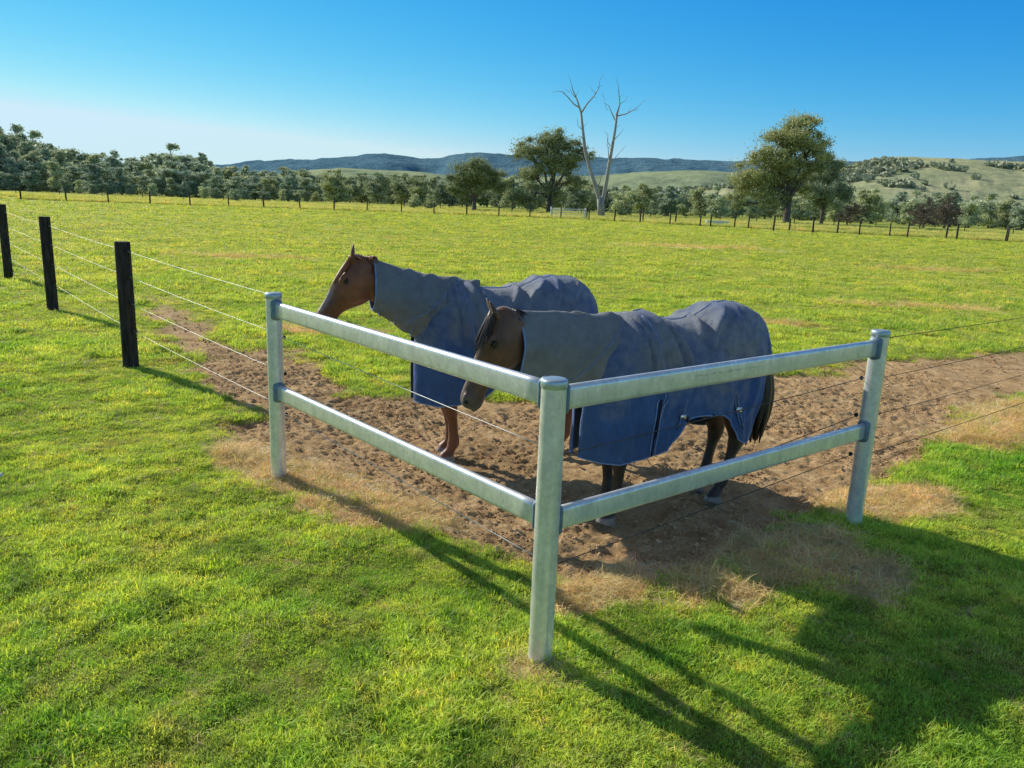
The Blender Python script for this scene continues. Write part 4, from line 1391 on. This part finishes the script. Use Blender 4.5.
    for nm, arr in (('dark', dark), ('hoof', hoof), ('muzzle', muz), ('sunlit_streak', sunlit_streak)):
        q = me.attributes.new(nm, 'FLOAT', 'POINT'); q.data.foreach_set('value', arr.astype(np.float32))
    # smooth veins / muscles
    for p in me.polygons: p.use_smooth = True
    horse = link('horse', me, cfg['coat'])
    horse.location = (cfg['loc'][0], cfg['loc'][1], cfg.get('dz', 0)); horse.rotation_euler = (0, 0, math.atan2(cfg['head'][1], cfg['head'][0]))
    horse.scale = (cfg['s'],) * 3
    tag(horse, cfg['label'], 'horse')

    for sg in (-1, 1):
        e = MB(); e.ball(H(.168, -.056, .086 * sg), (.021, .012, .015), 14, 10, HM); e.build('eye', M_EYE, horse)
        e = MB(); e.ball(H(.572, -.050, .052 * sg), (.013, .008, .016), 10, 8, HM); e.build('nostril', M_NOSTRIL, horse)

    # hair: forelock and mane tufts as flat strands
    rr = random.Random(cfg['seed'])

    def lock(mbs, p0, dirs, L, w, drop, wob=.02, seg=7):
        P = []; p = Vector(p0); v = Vector(dirs).normalized()
        for i in range(seg + 1):
            P.append(p.copy())
            v = (v + Vector((rr.uniform(-wob, wob), rr.uniform(-wob, wob), -drop * .25))).normalized()
            p += v * (L / seg)
        mbs.tube(P, [w * max(.12, (1 - (i / seg) ** 2)) for i in range(seg + 1)], 5, flat=.45)
    mn = MB()
    for k in range(cfg['forelock']):
        s = rr.uniform(-.05, .065)
        lock(mn, H(rr.uniform(-.03, .02), rr.uniform(.000, .022), s), n_ * .06 + a_ * 1.0 + s_ * (s * 5 + rr.uniform(-.12, .22)), rr.uniform(.13, .29), rr.uniform(.006, .012), .10)
    for k in range(70):
        t = rr.uniform(-.03, .16)
        p = O + Vector((-t, rr.uniform(-.02, .03), .018 + .0 * t))
        lock(mn, p, (rr.uniform(-.7, -.1), rr.choice((-1, 1)) * rr.uniform(.4, .9), rr.uniform(-.1, .2)), rr.uniform(.06, .13), rr.uniform(.005, .009), .5)
    mn.build('mane', cfg['hair'], horse)
    tl = MB()
    for k in range(70):
        a = rr.uniform(0, 2 * PI); q = rr.uniform(0, .035)
        p = Vector((-.80 + q * math.cos(a), q * math.sin(a), 1.12 + rr.uniform(-.03, .03)))
        P = [p]
        L = rr.uniform(.60, .74)
        for i in range(1, 9):
            t = i / 8
            spread = .03 + .062 * math.sin(PI * min(1, t * .8))
            P.append(Vector((-.80 - .035 * math.sin(PI * min(1, t * 1.1)) - .0 + cfg.get('tailx', 0) * t + spread * (q / .035) * math.cos(a), cfg.get('taily', 0) * t + spread * (q / .035) * math.sin(a), p.z - L * t)))
        tl.tube(P, [.018, .026, .030, .031, .030, .027, .022, .014, .004], 5)
    tl.build('tail', cfg['hair'], horse)

    # ---------------------------------------------------------- body rug
    tops = [(-.86, 1.12), (-.81, 1.26), (-.74, 1.36), (-.64, 1.425), (-.50, 1.455), (-.34, 1.445), (-.15, 1.385), (.02, 1.365), (.20, 1.385), (.36, 1.42), (.50, 1.39), (.60, 1.30), (.70, 1.20), (.80, 1.08)]
    wid = [(-.86, .26), (-.70, .285), (-.50, .30), (-.30, .305), (0, .315), (.20, .31), (.40, .28), (.60, .255), (.86, .245)]
    hems = cfg['hem']
    NX, NJ = 190, 64
    th = np.linspace(0, 1, NX)
    XF = cfg.get('xf', .79)
    xsr = -.835 + (XF + .835) * (th - np.sin(2 * PI * th) / (2 * PI) * .62)
    Tz = smooth_interp([t[0] for t in tops], [t[1] for t in tops], xsr)
    Wd = smooth_interp([t[0] for t in wid], [t[1] for t in wid], xsr)
    cf_ = np.where(xsr > XF - .31, np.sqrt(np.clip(1 - ((xsr - XF + .31) / .315) ** 2.0, 0, 1)), 1)
    cr_ = np.where(xsr < -.35, np.clip(1 - ((-.35 - xsr) / .492) ** 2.3, 0, 1) ** .5, 1)
    Wd = Wd * np.maximum(cf_ * cr_, .06)
    V = np.zeros((NX, 2 * NJ + 1, 3))
    sd = cfg['seed'] * 3.1
    for i, x in enumerate(xsr):
        hz = curve_at(hems, x)[0]
        top = Tz[i]; W = Wd[i]; zc = min(1.06, top - .16)
        for j in range(-NJ, NJ + 1):
            t = abs(j) / NJ; sg = 1 if j >= 0 else -1
            if t < .46:
                ph = t / .46 * PI / 2
                y = W * math.sin(ph) ** .92; z = zc + (top - zc) * math.cos(ph) ** .86
            else:
                q = (t - .46) / .54
                z = zc + (hz - zc) * q
                y = W * (1 - (.05 + .22 * float(sstep(-.42, -.66, x))) * q) - .02 * q * q
                y = max(y, .004)
            V[i, j + NJ] = (x, sg * y, z)
    # folds
    Xg, Zg = V[:, :, 0], V[:, :, 2]
    side = np.sign(V[:, :, 1] + 1e-9)
    tgrid = np.abs(np.arange(-NJ, NJ + 1))[None, :] / NJ + 0 * Xg
    lower = sstep(.35, 1, tgrid)
    disp = (fbm(Xg * 9 + sd + side * 3, Zg * 2.2 + sd, 7, 3) - .5) * (.020 + .075 * lower)
    disp += (fbm(Xg * 3 + sd, Zg * 3.5 + side * 5, 8, 3) - .5) * .05
    for (x0, z0, x1, z1, w, amp) in cfg['folds']:
        ex, ez = x1 - x0, z1 - z0; L2 = ex * ex + ez * ez
        t = np.clip(((Xg - x0) * ex + (Zg - z0) * ez) / L2, 0, 1)
        dd = ((Xg - x0) * ez - (Zg - z0) * ex) / math.sqrt(L2)
        al = ((Xg - x0) * ex + (Zg - z0) * ez) / L2
        env = sstep(-.15, .15, al) * sstep(1.15, .8, al)
        disp += 1.8 * amp * env * (np.exp(-(dd / w) ** 2) - .5 * np.exp(-((dd - 1.6 * w) / (1.2 * w)) ** 2))
    disp = np.maximum(disp, -.010)
    # displacement direction: outward in the cross-section
    cy = V[:, :, 1]; cz = np.maximum(Zg - 1.06, 0)
    nn = np.sqrt(cy ** 2 + cz ** 2) + 1e-6
    V[:, :, 1] += disp * cy / nn * (1 - .0 * lower)
    V[:, :, 2] += disp * cz / nn
    # end caps bulge along x with folds too
    NJJ = 2 * NJ + 1
    idx = np.arange(NX * NJJ).reshape(NX, NJJ)
    fc = np.stack([idx[:-1, :-1].ravel(), idx[:-1, 1:].ravel(), idx[1:, 1:].ravel(), idx[1:, :-1].ravel()], 1)
    me = mesh_np('rug', V.reshape(-1, 3), fc)
    rug = link('rug', me, M_RUG, horse)
    so = rug.modifiers.new('s', 'SOLIDIFY'); so.thickness = .006; so.offset = 0

    def ribbon(name, P, w, mat, par, seg=6, flat=.35):
        q = MB(); q.tube(P, w, seg, flat=flat); return q.build(name, mat, par)
    for s in (0, NJJ - 1):
        P = [Vector(V[i, s]) for i in range(0, NX)]
        ribbon('binding', P, .006, M_BIND, rug, 6, 1)
    # seams: back seam and hip darts
    def onrug(x, t, side_=1, out_=.006):
        i = int(np.argmin(np.abs(xsr - x))); j = NJ + side_ * int(round(t * NJ))
        p = Vector(V[i, j]); g = Vector((0, V[i, j][1], max(V[i, j][2] - 1.06, 0)))
        return p + g.normalized() * out_
    ribbon('seam', [onrug(x, 0, 1, .004) for x in np.linspace(-.75, .40, 40)], .0045, M_BIND, rug, 5, .5)
    for s in (-1, 1):
        ribbon('seam', [onrug(.40 - .10 * t, .10 + .72 * t, s, .004) for t in np.linspace(0, 1, 26)], .004, M_BIND, rug, 5, .6)
        ribbon('seam', [onrug(-.66 - .10 * t, .10 + .65 * t, s, .004) for t in np.linspace(0, 1, 26)], .004, M_BIND, rug, 5, .6)
        if cfg.get('slit'):
            x_ = cfg['slit'][0]
            ribbon('gusset', [onrug(x_ + .01 * t, .62 + .375 * t, s, .004) for t in np.linspace(0, 1, 16)], .013, M_SLIT_SHADE, rug, 6, .35)  # dark strip laid over the rug for shade inside the shoulder gusset slit
            for q_ in (-.018, .018):
                ribbon('binding', [onrug(x_ + q_ + .01 * t, .62 + .375 * t, s, .008) for t in np.linspace(0, 1, 16)], .0045, M_BIND, rug, 6, .8)
        # leg straps at the flank
        ribbon('strap', [onrug(-.28 - .11 * t, .66 + .24 * t, s, .010) for t in np.linspace(0, 1, 12)], .011, M_STRAP, rug, 6, .25)
        ribbon('strap', [onrug(-.315 - .11 * t, .66 + .24 * t, s, .010) for t in np.linspace(0, 1, 12)], .007, M_STRAP, rug, 6, .25)
        b = MB(); b.box(onrug(-.36, .80, s, .018), (.05, .012, .035)); b.build('buckle', M_BUCKLE, rug)
        ribbon('strap', [onrug(.12 + .05 * t, .72 + .2 * t, s, .010) for t in np.linspace(0, 1, 8)], .009, M_STRAP, rug, 6, .25)
        b = MB(); b.box(onrug(.145, .84, s, .018), (.045, .012, .03)); b.build('buckle', M_BUCKLE, rug)
    # belly surcingles hanging in crossed loops
    for k, (xa, xb) in enumerate(((.10, -.16), (-.14, .10))):
        P = []
        for t in np.linspace(0, 1, 24):
            y = math.cos(PI * t) * .29; P.append((xa + (xb - xa) * t, y, .74 - .10 * math.sin(PI * t)))
        ribbon('surcingle', P, .014, M_BLACK, rug, 6, .25)

    # ---------------------------------------------------------- neck cover
    c0 = cfg['cover0']; c1 = cfg['cover1']      # front and rear ends: (x, z centre, half height, half width)
    NI, NK = 110, 72
    V2 = np.zeros((NI, NK, 3))
    rakef, raker = cfg.get('rake', (0.0, 0.25))
    for i in range(NI):
        t = i / (NI - 1)
        x = c0[0] + (c1[0] - c0[0]) * t
        z = c0[1] + (c1[1] - c0[1]) * t + cfg.get('carch', 0) * math.sin(PI * t)
        hh = c0[2] + (c1[2] - c0[2]) * t ** 1.2; hw = c0[3] + (c1[3] - c0[3]) * t ** 1.3
        for k in range(NK):
            a = 2 * PI * k / NK
            sa, ca = math.cos(a), math.sin(a)       # sa: up
            rk = rakef + (raker - rakef) * t
            wf = 1 - .35 * max(0, sa) ** 2
            g = .5 + .5 * math.cos(a)
            gath = .028 * ((1 - abs(math.sin(t * 15 + 1.1 * math.sin(a * 2 + sd) + .7 * sd))) ** 1.6) * float(sstep(.14, .42, t)) * (.5 + .9 * g)
            gath += .020 * ((1 - abs(math.sin(t * 9 + a * .9 + sd))) ** 1.5 - .2) * float(sstep(.08, .35, t))
            gath += (mnoise.noise(Vector((x * 4 + sd, ca * 1.4, sa * 1.4))) * .022)
            topk = 1 - .62 * max(0, sa)
            gath *= topk
            V2[i, k] = (x + rk * (-sa) * hh * 1.0, (hw + gath) * ca * wf, z + (hh + gath * .9) * sa)
    idx = np.arange(NI * NK).reshape(NI, NK)
    nxk = np.roll(idx, -1, axis=1)
    fc = np.stack([idx[:-1].ravel(), idx[1:].ravel(), nxk[1:].ravel(), nxk[:-1].ravel()], 1)
    me = mesh_np('neck_cover', V2.reshape(-1, 3), fc)
    nc = link('neck_cover', me, M_NECKRUG, horse)
    so = nc.modifiers.new('s', 'SOLIDIFY'); so.thickness = .006; so.offset = 0
    ribbon('binding', [Vector(V2[0, k % NK]) for k in range(NK + 1)], .006, M_BIND, nc, 6, 1)
    # seam sweeping down the shoulder
    def oncov(t, a, out_=.005):
        i = int(round(t * (NI - 1))); k = int(round(a / (2 * PI) * NK)) % NK
        p = V2[i, k]; c = V2[i].mean(axis=0)
        g = Vector(p - c); g.x = 0
        return Vector(p) + g.normalized() * out_
    for s in (1, -1):
        ribbon('seam', [oncov(.80 - .42 * t ** 1.3, s * (.30 + 2.0 * t), .005) for t in np.linspace(0, 1, 30)], .005, M_BIND, nc, 5, .6)
    for t in cfg.get('clips', (.06, .26, .46)):
        for s in (1, -1):
            a = s * 2.55
            p = oncov(t, a, .01)
            q = MB(); q.tube([p, p + Vector((-.030, s * .006, .050))], .007, 6, flat=.5); q.build('strap', M_BIND, nc)
            q = MB(); q.tube([p, p + Vector((.012, s * .008, -.022)), p + Vector((-.006, s * .008, -.042))], .005, 6); q.build('clip', M_BUCKLE, nc)
    return horse


FOLDS = [(.50, 1.42, .44, 1.0, .016, .016), (.45, 1.42, .40, 1.05, .013, .013), (-.12, 1.40, .02, 1.26, .016, .014), (-.60, 1.40, -.40, 1.20, .02, .010), (-.20, 1.36, -.05, 1.20, .022, .020), (-.32, 1.43, -.16, 1.30, .020, .020), (-.42, 1.45, -.34, 1.25, .018, .014), (.32, 1.40, .22, 1.05, .024, .024), (.24, 1.38, .12, 1.10, .020, .014),
         (.40, 1.2, .28, .80, .024, .018), (.05, 1.1, .18, .78, .03, .014), (-.55, 1.2, -.48, .70, .035, .016), (-.70, 1.2, -.62, .60, .03, .018), (-.05, 1.25, -.30, .82, .03, .010), (.60, 1.0, .52, .5, .035, .02)]
HEM = [(-.86, .98), (-.76, .94), (-.66, .86), (-.625, .60), (-.59, .50), (-.54, .485), (-.45, .50), (-.38, .54), (-.30, .68), (-.22, .73), (0, .735), (.08, .72), (.16, .62), (.24, .53), (.32, .50), (.40, .475), (.60, .455), (.86, .49)]

COAT_BAY = hair_mat('bay_coat', (.150, .066, .032), (.035, .022, .016), (.11, .085, .07))
COAT_CHEST = hair_mat('chestnut_coat', (.22, .075, .027), (.15, .052, .022), (.16, .09, .06))
HAIR_DARK = strand_mat('dark_hair', (.012, .009, .008), (.055, .038, .028))
HAIR_RED = strand_mat('red_hair', (.14, .045, .016), (.40, .15, .055))

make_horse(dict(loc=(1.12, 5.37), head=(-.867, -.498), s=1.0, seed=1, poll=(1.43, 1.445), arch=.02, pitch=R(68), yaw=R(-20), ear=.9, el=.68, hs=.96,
                fore=((.13, .56), (-.13, .44)), hind=((.13, -.39), (-.13, -.45)), darklegs=1, muzzle=.8, sunlit_streak=.12, coat=COAT_BAY, hair=HAIR_DARK, forelock=60,
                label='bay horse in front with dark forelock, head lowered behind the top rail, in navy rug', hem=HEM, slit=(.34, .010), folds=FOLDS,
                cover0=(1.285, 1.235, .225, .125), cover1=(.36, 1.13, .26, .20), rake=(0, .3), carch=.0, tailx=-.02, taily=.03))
make_horse(dict(loc=(-.10, 6.44), head=(-.92, -.39), s=1.03, seed=2, poll=(1.20, 1.585), arch=.02, pitch=R(57), yaw=R(-12), ear=.5, hs=.90, dep=1.12, xf=.735,
                fore=((.13, .46), (-.13, .40)), hind=((.13, -.50), (-.13, -.56)), darklegs=.25, muzzle=.5, sunlit_streak=.35, coat=COAT_CHEST, hair=HAIR_RED, forelock=14,
                label='chestnut horse behind in profile with head raised over the left rail, in navy rug', hem=[(x, z + .03 if z < .6 else z) for x, z in HEM], slit=None, folds=FOLDS[:10],
                cover0=(1.05, 1.40, .190, .125), cover1=(.36, 1.14, .28, .20), rake=(.02, .55), carch=-.02))
